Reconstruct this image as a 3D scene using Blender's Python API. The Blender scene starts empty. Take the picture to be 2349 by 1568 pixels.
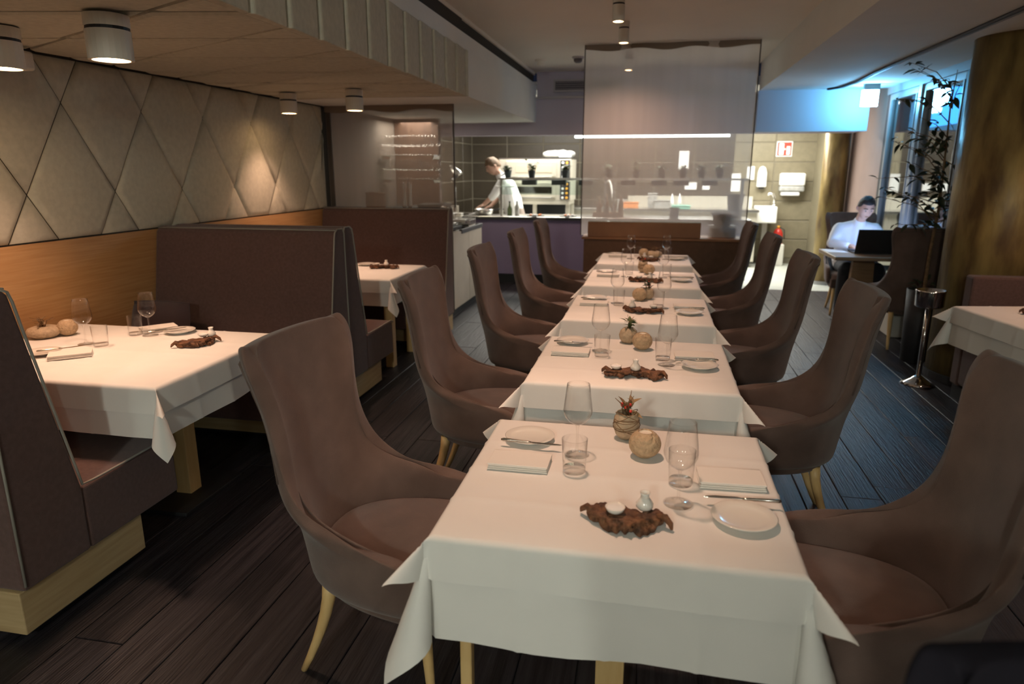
import bpy, bmesh, math, random
from mathutils import Vector, Matrix, noise
R = math.radians
random.seed(7)
SC = bpy.context.scene
COL = SC.collection

# ------------------------------------------------------------------ camera, world, exposure
cam_d = bpy.data.cameras.new('camera')
cam = bpy.data.objects.new('camera', cam_d)
COL.objects.link(cam)
cam.location = (0, 0, 1.6)
cam.rotation_euler = (R(90 - 14.2255), 0, R(11.4937))
cam_d.lens = 24.0
cam_d.sensor_width = 36.0
cam_d.sensor_fit = 'HORIZONTAL'
cam_d.clip_start = 0.02
cam_d.dof.use_dof = True
cam_d.dof.focus_distance = 2.6
cam_d.dof.aperture_fstop = 2.6
SC.camera = cam
SC.view_settings.view_transform = 'Standard'
SC.view_settings.look = 'None'
SC.view_settings.gamma = 1.0
SC.view_settings.use_curve_mapping = False
SC.view_settings.exposure = 0.15
try:
    SC.cycles.transparent_max_bounces = 40
    SC.cycles.sample_clamp_indirect = 4.0
except Exception:
    pass
world = bpy.data.worlds.new('world')
SC.world = world
world.use_nodes = True
bg = world.node_tree.nodes['Background']
bg.inputs[0].default_value = (0.10, 0.13, 0.25, 1)
bg.inputs[1].default_value = 0.06


def light(name, kind, loc, energy, color, rot=(0, 0, 0), size=0.1, spot=60, blend=0.5, size_y=None):
    d = bpy.data.lights.new(name, kind)
    d.energy = energy
    d.color = color
    if kind == 'AREA':
        d.size = size
        if size_y:
            d.shape = 'RECTANGLE'
            d.size_y = size_y
    else:
        d.shadow_soft_size = size
    if kind == 'SPOT':
        d.spot_size = R(spot)
        d.spot_blend = blend
    o = bpy.data.objects.new(name, d)
    o.location = loc
    o.rotation_euler = rot
    COL.objects.link(o)
    return o


WARM = (1.0, 0.60, 0.42)
# kitchen ceiling panels (behind the bulkhead)
light('kitchen_light', 'AREA', (-1.6, 10.7, 2.58), 125, (1.0, 0.96, 0.86), (0, 0, 0), 1.8, size_y=0.5)
light('kitchen_light', 'AREA', (0.9, 11.2, 2.58), 150, (0.98, 0.98, 0.92), (0, 0, 0), 2.2, size_y=0.5)
light('kitchen_light', 'AREA', (2.0, 11.6, 2.55), 27, (1.0, 0.95, 0.85), (0, 0, 0), 0.7, size_y=0.5)
light('kitchen_light', 'AREA', (-2.9, 8.2, 2.15), 16, (1.0, 0.88, 0.70), (0, 0, 0), 0.4, size_y=0.8)


# ------------------------------------------------------------------ materials
def nodes_of(m):
    m.use_nodes = True
    return m.node_tree.nodes, m.node_tree.links


def mat(name, col, rough=0.6, metal=0.0, var=0.0, scale=20.0, bump=0.0, bscale=200.0, spec=0.5, sheen=0.0,
        stretch=None, col2=None, detail=3.0, trans=0.0, objvar=0.0, emis=None, estr=0.0, coat=0.0):
    m = bpy.data.materials.new(name)
    N, L = nodes_of(m)
    b = N['Principled BSDF']
    b.inputs['Base Color'].default_value = (*col, 1)
    b.inputs['Roughness'].default_value = rough
    b.inputs['Metallic'].default_value = metal
    b.inputs['Specular IOR Level'].default_value = spec
    if sheen:
        b.inputs['Sheen Weight'].default_value = sheen
        b.inputs['Sheen Roughness'].default_value = 0.5
    if coat:
        b.inputs['Coat Weight'].default_value = coat
    if emis:
        b.inputs['Emission Color'].default_value = (*emis, 1)
        b.inputs['Emission Strength'].default_value = estr
    tc = N.new('ShaderNodeTexCoord')
    mp = N.new('ShaderNodeMapping')
    L.new(tc.outputs['Object'], mp.inputs['Vector'])
    if stretch:
        mp.inputs['Scale'].default_value = stretch
    vec = mp.outputs['Vector']
    if objvar or var:
        oi = N.new('ShaderNodeObjectInfo')
        add = N.new('ShaderNodeVectorMath')
        add.operation = 'ADD'
        mul = N.new('ShaderNodeMath')
        mul.operation = 'MULTIPLY'
        mul.inputs[1].default_value = 37.0
        L.new(oi.outputs['Random'], mul.inputs[0])
        L.new(vec, add.inputs[0])
        L.new(mul.outputs[0], add.inputs[1])
        vec = add.outputs[0]
    cout = None
    if var or col2:
        nz = N.new('ShaderNodeTexNoise')
        nz.inputs['Scale'].default_value = scale
        nz.inputs['Detail'].default_value = detail
        L.new(vec, nz.inputs['Vector'])
        rp = N.new('ShaderNodeValToRGB')
        c2 = col2 or tuple(min(1, c * (1 + var)) for c in col)
        c1 = col if col2 else tuple(c * (1 - var) for c in col)
        rp.color_ramp.elements[0].position = 0.32
        rp.color_ramp.elements[1].position = 0.68
        rp.color_ramp.elements[0].color = (*c1, 1)
        rp.color_ramp.elements[1].color = (*c2, 1)
        L.new(nz.outputs['Fac'], rp.inputs['Fac'])
        cout = rp.outputs['Color']
    if objvar:
        hv = N.new('ShaderNodeHueSaturation')
        mr = N.new('ShaderNodeMapRange')
        mr.inputs['To Min'].default_value = 1 - objvar
        mr.inputs['To Max'].default_value = 1 + objvar
        L.new(oi.outputs['Random'], mr.inputs['Value'])
        L.new(mr.outputs['Result'], hv.inputs['Value'])
        if cout:
            L.new(cout, hv.inputs['Color'])
        else:
            hv.inputs['Color'].default_value = (*col, 1)
        cout = hv.outputs['Color']
    if cout:
        L.new(cout, b.inputs['Base Color'])
    if bump:
        n2 = N.new('ShaderNodeTexNoise')
        n2.inputs['Scale'].default_value = bscale
        n2.inputs['Detail'].default_value = 2.0
        L.new(vec, n2.inputs['Vector'])
        bp = N.new('ShaderNodeBump')
        bp.inputs['Strength'].default_value = bump
        bp.inputs['Distance'].default_value = 0.01
        L.new(n2.outputs['Fac'], bp.inputs['Height'])
        L.new(bp.outputs['Normal'], b.inputs['Normal'])
    return m


def emit(name, col, strength):
    m = bpy.data.materials.new(name)
    N, L = nodes_of(m)
    N.remove(N['Principled BSDF'])
    e = N.new('ShaderNodeEmission')
    e.inputs[0].default_value = (*col, 1)
    e.inputs[1].default_value = strength
    L.new(e.outputs[0], N['Material Output'].inputs[0])
    return m


def glass(name, tint=(0.97, 0.98, 0.98), rough=0.02, power=3.0, base=0.04, edge=0.75):
    """thin clear glass: see-through face on, mirror-like at grazing angles"""
    m = bpy.data.materials.new(name)
    N, L = nodes_of(m)
    N.remove(N['Principled BSDF'])
    t = N.new('ShaderNodeBsdfTransparent')
    t.inputs[0].default_value = (*tint, 1)
    g = N.new('ShaderNodeBsdfGlossy')
    g.inputs['Roughness'].default_value = rough
    lw = N.new('ShaderNodeLayerWeight')
    pw = N.new('ShaderNodeMath')
    pw.operation = 'POWER'
    pw.inputs[1].default_value = power
    L.new(lw.outputs['Facing'], pw.inputs[0])
    mr = N.new('ShaderNodeMapRange')
    mr.inputs['To Min'].default_value = base
    mr.inputs['To Max'].default_value = edge
    L.new(pw.outputs[0], mr.inputs['Value'])
    mx = N.new('ShaderNodeMixShader')
    L.new(mr.outputs['Result'], mx.inputs[0])
    L.new(t.outputs[0], mx.inputs[1])
    L.new(g.outputs[0], mx.inputs[2])
    L.new(mx.outputs[0], N['Material Output'].inputs[0])
    return m


def sheer(name, col, opac):
    """woven gauze: part see-through, part lit cloth, with a fine horizontal weave and soft vertical folds"""
    m = bpy.data.materials.new(name)
    N, L = nodes_of(m)
    N.remove(N['Principled BSDF'])
    tc = N.new('ShaderNodeTexCoord')
    mp = N.new('ShaderNodeMapping')
    mp.inputs['Scale'].default_value = (7, 1, 0.25)
    L.new(tc.outputs['Object'], mp.inputs['Vector'])
    nz = N.new('ShaderNodeTexNoise')
    nz.inputs['Scale'].default_value = 1.0
    nz.inputs['Detail'].default_value = 3
    L.new(mp.outputs[0], nz.inputs['Vector'])
    mr = N.new('ShaderNodeMapRange')
    mr.inputs['To Min'].default_value = opac - 0.09
    mr.inputs['To Max'].default_value = opac + 0.09
    L.new(nz.outputs['Fac'], mr.inputs['Value'])
    t = N.new('ShaderNodeBsdfTransparent')
    d = N.new('ShaderNodeBsdfDiffuse')
    d.inputs[0].default_value = (*col, 1)
    tr = N.new('ShaderNodeBsdfTranslucent')
    tr.inputs[0].default_value = (*col, 1)
    m1 = N.new('ShaderNodeMixShader')
    m1.inputs[0].default_value = 0.45
    L.new(d.outputs[0], m1.inputs[1])
    L.new(tr.outputs[0], m1.inputs[2])
    gl = N.new('ShaderNodeBsdfGlossy')
    gl.inputs['Roughness'].default_value = 0.12
    m3 = N.new('ShaderNodeMixShader')
    m3.inputs[0].default_value = 0.0
    L.new(m1.outputs[0], m3.inputs[1])
    L.new(gl.outputs[0], m3.inputs[2])
    m2 = N.new('ShaderNodeMixShader')
    L.new(mr.outputs['Result'], m2.inputs[0])
    L.new(t.outputs[0], m2.inputs[1])
    L.new(m3.outputs[0], m2.inputs[2])
    L.new(m2.outputs[0], N['Material Output'].inputs[0])
    return m


M = {}
M['chair'] = mat('chair_felt', (0.135, 0.088, 0.072), 0.95, var=0.14, scale=9, bump=0.25, bscale=500, spec=0.15, sheen=0.25)
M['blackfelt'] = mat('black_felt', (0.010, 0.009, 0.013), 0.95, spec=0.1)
M['booth'] = mat('booth_fabric', (0.115, 0.068, 0.060), 0.95, var=0.12, scale=60, bump=0.3, bscale=600, spec=0.12, sheen=0.2)
M['piping'] = mat('piping_cord', (0.30, 0.28, 0.24), 0.8)
M['seam'] = mat('chair_welt', (0.10, 0.068, 0.055), 0.95)
M['pad'] = mat('wall_felt', (0.50, 0.475, 0.385), 0.95, var=0.07, scale=30, bump=0.2, bscale=500, spec=0.1, objvar=0.04)
M['gap'] = mat('joint_dark', (0.035, 0.03, 0.022), 0.95)
M['oak'] = mat('oak_veneer', (0.43, 0.225, 0.085), 0.5, stretch=(2, 2.5, 60), scale=1.3, col2=(0.52, 0.30, 0.13), detail=5, var=0.1)
M['oakdark'] = mat('oak_dark', (0.30, 0.17, 0.08), 0.55, stretch=(3, 3, 40), scale=1.3, col2=(0.22, 0.12, 0.055), detail=5, var=0.1)
M['plinth'] = mat('plinth_oak', (0.42, 0.30, 0.15), 0.6, stretch=(3, 3, 40), scale=1.2, col2=(0.52, 0.39, 0.21), detail=5, var=0.1)
M['leg'] = mat('leg_beech', (0.66, 0.43, 0.18), 0.45, stretch=(30, 30, 3), scale=1.5, col2=(0.74, 0.52, 0.24), detail=4, var=0.1)
M['plank'] = mat('plank_stained_oak', (0.007, 0.006, 0.009), 0.45, stretch=(45, 2.0, 5), scale=1.0, col2=(0.034, 0.031, 0.036), detail=6, var=0.1, objvar=0.22, bump=0.35, bscale=3.0, spec=0.32)
M['floorbase'] = mat('floor_base', (0.02, 0.018, 0.02), 0.8)
M['ktile'] = mat('kitchen_floor_tile', (0.42, 0.43, 0.38), 0.45, var=0.06, scale=8)
M['cloth'] = mat('linen_white', (0.80, 0.78, 0.74), 0.85, bump=0.12, bscale=700, spec=0.2, var=0.02, scale=5)
M['napkin'] = mat('linen_napkin', (0.80, 0.76, 0.70), 0.9, bump=0.12, bscale=700, spec=0.2)
M['plaster'] = mat('ceiling_plaster', (0.76, 0.70, 0.61), 0.9, var=0.02, scale=2)
M['plaster2'] = mat('ceiling_plaster_cool', (0.70, 0.70, 0.66), 0.9, var=0.03, scale=2)
M['purple'] = mat('bulkhead_paint', (0.46, 0.425, 0.50), 0.85, var=0.03, scale=2)
M['bluewall'] = mat('bulkhead_paint_pale', (0.45, 0.48, 0.55), 0.8, var=0.02, scale=2)
M['purplecounter'] = mat('counter_front_paint', (0.185, 0.15, 0.245), 0.75, var=0.04, scale=3)
M['greywall'] = mat('grey_wall_paint', (0.20, 0.17, 0.15), 0.9, var=0.05, scale=1.5)
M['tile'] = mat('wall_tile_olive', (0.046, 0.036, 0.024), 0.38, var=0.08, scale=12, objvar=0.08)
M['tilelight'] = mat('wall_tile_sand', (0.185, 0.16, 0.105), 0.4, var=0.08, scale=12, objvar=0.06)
M['grout'] = mat('grout', (0.17, 0.15, 0.11), 0.9)
M['white'] = mat('white_enamel', (0.78, 0.77, 0.73), 0.45)
M['lampwhite'] = mat('lamp_white', (0.66, 0.62, 0.54), 0.5)
M['ceramic'] = mat('white_ceramic', (0.80, 0.76, 0.69), 0.18, coat=0.3)
M['stone'] = mat('stone_vase', (0.47, 0.36, 0.24), 0.75, var=0.15, scale=60, bump=0.5, bscale=90)
M['candle'] = mat('sand_ball', (0.50, 0.36, 0.22), 0.8, var=0.14, scale=70, bump=1.0, bscale=85)
M['wax'] = mat('candle_wax', (0.80, 0.72, 0.60), 0.4)
M['steel'] = mat('brushed_steel', (0.62, 0.61, 0.58), 0.28, metal=1.0)
M['chrome'] = mat('chrome', (0.80, 0.79, 0.77), 0.08, metal=1.0)
M['ovensteel'] = mat('oven_steel', (0.66, 0.62, 0.52), 0.42, metal=0.55)
M['cutlery'] = mat('cutlery', (0.66, 0.62, 0.56), 0.2, metal=1.0)
M['black'] = mat('black_plastic', (0.015, 0.015, 0.017), 0.5)
M['charcoal'] = mat('charcoal', (0.035, 0.035, 0.04), 0.6)
M['darkglass'] = mat('oven_glass', (0.02, 0.017, 0.012), 0.1, spec=0.6)
M['drift'] = mat('driftwood', (0.045, 0.018, 0.009), 0.75, col2=(0.20, 0.085, 0.035), scale=38, detail=6, var=0.1, bump=0.9, bscale=70)
M['twig'] = mat('dry_twig', (0.20, 0.115, 0.055), 0.8, var=0.3, scale=40)
M['leafdark'] = mat('dark_leaf', (0.030, 0.040, 0.018), 0.55, objvar=0.35)
M['leafgreen'] = mat('herb_leaf', (0.075, 0.115, 0.035), 0.6, objvar=0.35)
M['leafdry'] = mat('dried_leaf', (0.24, 0.15, 0.07), 0.7, objvar=0.35)
M['berry'] = mat('red_berry', (0.62, 0.04, 0.025), 0.35)
M['bronze'] = mat('patina_column', (0.125, 0.075, 0.030), 0.42, metal=0.35, col2=(0.40, 0.285, 0.10), scale=2.6, detail=7, var=0.1, stretch=(3, 3, 0.9), bump=0.35, bscale=9)
M['panelwood'] = mat('walnut_panel', (0.135, 0.075, 0.050), 0.5, stretch=(20, 20, 1.5), scale=1.4, col2=(0.085, 0.045, 0.032), detail=5, var=0.1)
M['frame'] = mat('window_frame_grey', (0.33, 0.33, 0.32), 0.4, metal=0.3)
M['framedark'] = mat('window_frame_dark', (0.03, 0.03, 0.035), 0.5)
M['rosewall'] = mat('rose_plaster', (0.36, 0.25, 0.21), 0.8, var=0.05, scale=3)
M['glass'] = glass('clear_glass', (0.99, 0.988, 0.982), 0.035, 2.6, 0.032, 0.95)
M['pane'] = glass('window_pane', (0.74, 0.80, 0.82), 0.004, 2.5, 0.11, 0.75)
M['shelfglass'] = glass('shelf_glass', (0.88, 0.94, 0.92), 0.03, 3.0, 0.07, 0.7)
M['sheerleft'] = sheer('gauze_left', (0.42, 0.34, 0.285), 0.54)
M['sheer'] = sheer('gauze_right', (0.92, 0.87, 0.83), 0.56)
M['screenedge'] = mat('screen_edge', (0.06, 0.045, 0.035), 0.6)
M['bandcloth'] = mat('screen_band', (0.19, 0.15, 0.115), 0.8)
M['lampglow'] = emit('lamp_glow', (1.0, 0.62, 0.30), 40.0)
M['stripglow'] = emit('strip_glow', (0.92, 1.0, 0.95), 7.0)
M['exitglow'] = emit('exit_glow', (0.16, 0.58, 1.0), 120.0)
M['screenglow'] = emit('laptop_glow', (0.40, 0.58, 1.0), 20.0)
M['signglow'] = emit('street_sign_glow', (0.62, 0.88, 1.0), 22.0)
M['neonblue'] = emit('street_neon', (0.03, 0.30, 1.0), 5.0)
M['shopglow'] = emit('shop_window_glow', (1.0, 0.90, 0.65), 2.2)
M['street'] = mat('street_facade', (0.05, 0.055, 0.065), 0.8, var=0.2, scale=3)
M['skin'] = mat('skin', (0.56, 0.33, 0.24), 0.55, var=0.05, scale=30)
M['eyewhite'] = mat('eye_white', (0.30, 0.26, 0.24), 0.4)
M['hair'] = mat('hair_brown', (0.13, 0.075, 0.035), 0.6, var=0.3, scale=80, bump=0.6, bscale=120)
M['hairdark'] = mat('hair_dark', (0.015, 0.012, 0.012), 0.6, var=0.3, scale=80, bump=0.6, bscale=120)
M['shirt'] = mat('shirt_white', (0.72, 0.73, 0.75), 0.85, bump=0.3, bscale=60)
M['chefwhite'] = mat('chef_white', (0.78, 0.77, 0.74), 0.85, bump=0.3, bscale=60)
M['apron'] = mat('apron_taupe', (0.30, 0.24, 0.20), 0.9)
M['trousers'] = mat('dark_trousers', (0.014, 0.015, 0.02), 0.85)
M['red'] = mat('red_sign', (0.72, 0.05, 0.03), 0.5)
M['redmetal'] = mat('red_cylinder', (0.55, 0.03, 0.02), 0.3)
M['boxcream'] = mat('oven_light_panel', (0.55, 0.45, 0.33), 0.4)
M['orange'] = mat('orange_food', (0.70, 0.25, 0.08), 0.7)
M['amber'] = mat('amber_button', (0.85, 0.42, 0.06), 0.4)
M['paper'] = mat('paper_white', (0.80, 0.80, 0.78), 0.8)
M['plasticclear'] = mat('cloudy_plastic', (0.36, 0.36, 0.34), 0.35, var=0.25, scale=14)
M['teal'] = mat('teal_board', (0.25, 0.60, 0.48), 0.5)
M['bottlegreen'] = mat('green_glass_bottle', (0.10, 0.13, 0.06), 0.15)
M['pillow'] = mat('pillow_plum', (0.055, 0.034, 0.036), 0.95, bump=0.3, bscale=400, sheen=0.2)
M['vent'] = mat('vent_frame', (0.40, 0.37, 0.38), 0.6)
M['ventdark'] = mat('vent_dark', (0.09, 0.08, 0.09), 0.7)
M['rosebrown'] = mat('low_wall_brown', (0.135, 0.070, 0.040), 0.75, var=0.1, scale=20)
M['boxbrown'] = mat('box_brown', (0.27, 0.125, 0.055), 0.6, var=0.1, scale=6)
M['cabinet'] = mat('cabinet_cream', (0.46, 0.42, 0.34), 0.6, var=0.05, scale=5)
M['tabletopwood'] = mat('table_wood', (0.25, 0.17, 0.10), 0.4, stretch=(2, 30, 30), scale=1.2, col2=(0.33, 0.23, 0.14), detail=4, var=0.1)
M['stair'] = mat('pale_sill', (0.62, 0.60, 0.54), 0.6)


# ------------------------------------------------------------------ mesh helpers
class MB:
    def __init__(s):
        s.V = []
        s.F = []

    def quad(s, a, b, c, d):
        n = len(s.V)
        s.V += [tuple(a), tuple(b), tuple(c), tuple(d)]
        s.F.append((n, n + 1, n + 2, n + 3))
        return s

    def box(s, x0, x1, y0, y1, z0, z1):
        n = len(s.V)
        s.V += [(x0, y0, z0), (x1, y0, z0), (x1, y1, z0), (x0, y1, z0), (x0, y0, z1), (x1, y0, z1), (x1, y1, z1), (x0, y1, z1)]
        for f in ((0, 3, 2, 1), (4, 5, 6, 7), (0, 1, 5, 4), (1, 2, 6, 5), (2, 3, 7, 6), (3, 0, 4, 7)):
            s.F.append(tuple(n + i for i in f))
        return s

    def grid(s, P, closed_u=False, closed_v=False):
        n = len(s.V)
        h, w = len(P), len(P[0])
        for r in P:
            s.V += [tuple(p) for p in r]
        for i in range(h if closed_u else h - 1):
            for j in range(w if closed_v else w - 1):
                a, b = i, (i + 1) % h
                c, d = j, (j + 1) % w
                s.F.append((n + a * w + c, n + a * w + d, n + b * w + d, n + b * w + c))
        return s

    def tube(s, pts, rad, n=8, cap=True):
        pts = [Vector(p) for p in pts]
        m = len(pts)
        if not isinstance(rad, (list, tuple)):
            rad = [rad] * m
        rows = []
        up = None
        for i, p in enumerate(pts):
            t = (pts[min(i + 1, m - 1)] - pts[max(i - 1, 0)]).normalized()
            if up is None:
                up = t.orthogonal().normalized()
            up = (up - t * up.dot(t))
            up = up.normalized() if up.length > 1e-6 else t.orthogonal().normalized()
            w = t.cross(up)
            rows.append([p + (up * math.cos(2 * math.pi * k / n) + w * math.sin(2 * math.pi * k / n)) * rad[i] for k in range(n)])
        b0 = len(s.V)
        s.grid(rows, closed_v=True)
        if cap:
            s.F.append(tuple(b0 + k for k in range(n - 1, -1, -1)))
            s.F.append(tuple(b0 + (m - 1) * n + k for k in range(n)))
        return s

    def lathe(s, prof, n=20, c=(0, 0, 0), sx=1.0, sy=1.0):
        rows = []
        for r, z in prof:
            r = max(r, 0.00015)
            rows.append([(c[0] + sx * r * math.cos(2 * math.pi * k / n), c[1] + sy * r * math.sin(2 * math.pi * k / n), c[2] + z) for k in range(n)])
        return s.grid(rows, closed_v=True)

    def prism(s, poly, axis, a, b):
        """poly: 2D points; extruded along axis from a to b"""
        def mk(u, v, w):
            return {'x': (w, u, v), 'y': (u, w, v), 'z': (u, v, w)}[axis]
        n = len(s.V)
        k = len(poly)
        s.V += [mk(u, v, a) for u, v in poly] + [mk(u, v, b) for u, v in poly]
        s.F.append(tuple(n + i for i in range(k)))
        s.F.append(tuple(n + k + i for i in range(k - 1, -1, -1)))
        for i in range(k):
            j = (i + 1) % k
            s.F.append((n + i, n + k + i, n + k + j, n + j))
        return s

    def ball(s, c, rx, ry=None, rz=None, n=12, m=8):
        ry = ry or rx
        rz = rz or rx
        rows = []
        for i in range(m + 1):
            a = math.pi * i / m
            q = max(math.sin(a), 0.002)
            rows.append([(c[0] + rx * q * math.cos(2 * math.pi * k / n), c[1] + ry * q * math.sin(2 * math.pi * k / n), c[2] - rz * math.cos(a)) for k in range(n)])
        return s.grid(rows, closed_v=True)


MESHN = [0]


def obj(name, mb, m, parent=None, smooth=False, bevel=0.0, sub=0, seg=2, fix=True):
    me = bpy.data.meshes.new(name)
    me.from_pydata(mb.V, [], mb.F)
    if fix:
        bm = bmesh.new()
        bm.from_mesh(me)
        bmesh.ops.recalc_face_normals(bm, faces=bm.faces)
        bm.to_mesh(me)
        bm.free()
    me.materials.append(M[m] if isinstance(m, str) else m)
    if smooth:
        for p in me.polygons:
            p.use_smooth = True
    o = bpy.data.objects.new(name, me)
    COL.objects.link(o)
    if parent:
        o.parent = parent
    if bevel:
        b = o.modifiers.new('bevel', 'BEVEL')
        b.width = bevel
        b.segments = seg
        b.limit_method = 'ANGLE'
        b.angle_limit = R(40)
    if sub:
        q = o.modifiers.new('sub', 'SUBSURF')
        q.levels = sub
        q.render_levels = sub
    return o


def tag(o, label, cat, group=None):
    o['label'] = label
    o['category'] = cat
    if group:
        o['group'] = group
    return o


def thing(name, label, cat, loc=(0, 0, 0), rz=0.0, group=None):
    o = bpy.data.objects.new(name, None)
    o.empty_display_size = 0.05
    o.location = loc
    o.rotation_euler = (0, 0, rz)
    COL.objects.link(o)
    return tag(o, label, cat, group)


def struct(o):
    o['kind'] = 'structure'
    return o


def dup(root, loc, rz, label, group=None):
    r = root.copy()
    COL.objects.link(r)
    r.location = loc
    r.rotation_euler = (0, 0, rz)
    r['label'] = label
    if group:
        r['group'] = group
    for ch in list(root.children):
        c = ch.copy()
        COL.objects.link(c)
        c.parent = r
        for g in list(ch.children):
            d = g.copy()
            COL.objects.link(d)
            d.parent = c
    return r


def B(name, x0, x1, y0, y1, z0, z1, m, parent=None, bevel=0.0):
    return obj(name, MB().box(x0, x1, y0, y1, z0, z1), m, parent, bevel=bevel, fix=False)


# convex polygon split for quilted panels
def split(poly, p, n):
    a, b = [], []
    k = len(poly)
    for i in range(k):
        P, Q = poly[i], poly[(i + 1) % k]
        dp = (P[0] - p[0]) * n[0] + (P[1] - p[1]) * n[1]
        dq = (Q[0] - p[0]) * n[0] + (Q[1] - p[1]) * n[1]
        (a if dp >= 0 else b).append(P)
        if (dp >= 0) != (dq >= 0):
            t = dp / (dp - dq)
            I = (P[0] + t * (Q[0] - P[0]), P[1] + t * (Q[1] - P[1]))
            a.append(I)
            b.append(I)
    return a, b


def area(p):
    return abs(sum(p[i][0] * p[(i + 1) % len(p)][1] - p[(i + 1) % len(p)][0] * p[i][1] for i in range(len(p)))) / 2


def cells(poly, lines):
    out = [poly]
    for p, n in lines:
        nxt = []
        for c in out:
            a, b = split(c, p, n)
            for q in (a, b):
                if len(q) >= 3 and area(q) > 0.0006:
                    nxt.append(q)
        out = nxt
    return out


def inset(poly, d):
    k = len(poly)
    ar = sum(poly[i][0] * poly[(i + 1) % k][1] - poly[(i + 1) % k][0] * poly[i][1] for i in range(k))
    if ar < 0:
        poly = poly[::-1]
    res = []
    for i in range(k):
        p0, p1, p2 = Vector(poly[i - 1]), Vector(poly[i]), Vector(poly[(i + 1) % k])
        e1 = (p1 - p0)
        e2 = (p2 - p1)
        if e1.length < 1e-5 or e2.length < 1e-5:
            res.append(tuple(p1))
            continue
        e1.normalize()
        e2.normalize()
        n1 = Vector((-e1.y, e1.x))
        n2 = Vector((-e2.y, e2.x))
        b = n1 + n2
        dd = max(1 + n1.dot(n2), 0.25)
        res.append(tuple(p1 + b * (d / dd)))
    return res


def pad_mesh(poly, mk, depth=0.022, g=0.004, r=0.022):
    """upholstered panel: mk(u,v,h) maps polygon coordinates and height to 3D"""
    a = inset(poly, g)
    rr = min(r, 0.28 * math.sqrt(area(poly)))
    b = inset(a, rr * 0.35)
    c = inset(a, rr * 1.5)
    mb = MB()
    k = len(a)
    cx = sum(p[0] for p in c) / k
    cy = sum(p[1] for p in c) / k
    mb.V = [mk(*p, 0) for p in a] + [mk(*p, depth * 0.62) for p in b] + [mk(*p, depth * 0.92) for p in c] + [mk(cx, cy, depth)]
    for lay in (0, 1):
        for i in range(k):
            j = (i + 1) % k
            mb.F.append((lay * k + i, lay * k + j, (lay + 1) * k + j, (lay + 1) * k + i))
    for i in range(k):
        mb.F.append((2 * k + i, 2 * k + (i + 1) % k, 3 * k))
    return mb


# ================================================================== THE ROOM
ZC = 2.82      # main ceiling
ZR = 2.50      # right-hand lower ceiling
ZS = 2.19      # quilted soffit
XW = -3.20     # left wall
XS = -1.57     # soffit edge

floor = struct(B('floor', -3.6, 4.0, -3.2, 12.9, -0.06, -0.012, 'floorbase'))
pl_me = {}
for L_ in (2.2, 2.6, 3.0):
    o_ = MB()
    w = 0.0955
    o_.V = [(-w, 0, -0.012), (w, 0, -0.012), (w, L_, -0.012), (-w, L_, -0.012), (-w, 0, -0.002), (w, 0, -0.002), (w, L_ - .001, -0.002), (-w, L_ - .001, -0.002),
            (-w + .003, .003, 0), (w - .003, .003, 0), (w - .003, L_ - .004, 0), (-w + .003, L_ - .004, 0)]
    o_.F = [(0, 1, 5, 4), (1, 2, 6, 5), (2, 3, 7, 6), (3, 0, 4, 7), (4, 5, 9, 8), (5, 6, 10, 9), (6, 7, 11, 10), (7, 4, 8, 11), (8, 9, 10, 11)]
    t_ = obj('plank', o_, 'plank', floor)
    pl_me[L_] = t_.data
    bpy.data.objects.remove(t_)
for i in range(33):
    x = -3.09 + i * 0.195 + 0.09
    y = -0.6 - random.random() * 1.6
    while y < 9.5:
        L_ = random.choice((2.2, 2.6, 3.0))
        p = bpy.data.objects.new('plank', pl_me[L_])
        COL.objects.link(p)
        p.parent = floor
        p.location = (x, y, 0)
        y += L_ + 0.002
kf = B('tile_floor', -3.4, 3.2, 9.75, 12.6, -0.011, 0.001, 'ktile', floor)

wall_left = struct(B('wall_left', XW - 0.15, XW - 0.012, -3.2, 9.6, 0, 2.9, 'gap'))
# oak wainscot boards
B('wainscot', XW - 0.012, XW + 0.006, -1.0, 6.46, 0.05, 1.216, 'oak', wall_left)
# quilted diamonds above the wainscot
lines = []
sl = 0.3075 / 0.483
for k in range(-14, 8):
    y0 = 3.375 + 0.615 * k
    for sgn in (1, -1):
        dy, dz = sgn * sl, 1.0
        lines.append(((y0, 1.95), (dz, -dy)))
for c in cells([(-1.0, 1.222), (6.46, 1.222), (6.46, ZS - 0.004), (-1.0, ZS - 0.004)], lines):
    obj('panel', pad_mesh(c, lambda u, v, h: (XW - 0.012 + h, u, v), 0.020, 0.0028, 0.026), 'pad', wall_left, smooth=True)

# ceilings
ceiling = struct(B('ceiling', XS - 0.05, 1.167, -3.2, 9.5, ZC, ZC + 0.12, 'plaster'))
struct(B('ceiling_right', 1.167, 3.4, -3.2, 9.02, ZR, ZC + 0.12, 'plaster2'))
# quilted soffit over the booths
soffit = struct(B('trim_1', XW - 0.012, XS - 0.04, -1.2, 5.86, ZS + 0.022, ZC, 'gap'))
lines = []
ks = list(range(-10, 18))
for k in ks:
    y0 = 2.93 + 0.29 * (k)
    if k % 2 == 0:   # drift away from the viewer towards the wall
        dx, dy = -1.63, 0.86
    else:
        dx, dy = -1.63, -0.34
    lines.append(((XS, y0), (dy, -dx)))
for c in cells([(XW, -1.2), (XS - 0.02, -1.2), (XS - 0.02, 5.85), (XW, 5.85)], lines):
    v0, v1 = min(p[1] for p in c), max(p[1] for p in c)

    def shingle(u, v, h, v0=v0, v1=v1):
        return (u, v, ZS + 0.022 - (h * (1.15 - 0.35 * (v - v0) / (v1 - v0))))
    obj('panel', pad_mesh(c, shingle, 0.026, 0.005, 0.014), 'pad', soffit, smooth=False)
k = 0
y0 = 2.93 - 0.29 * 12
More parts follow.
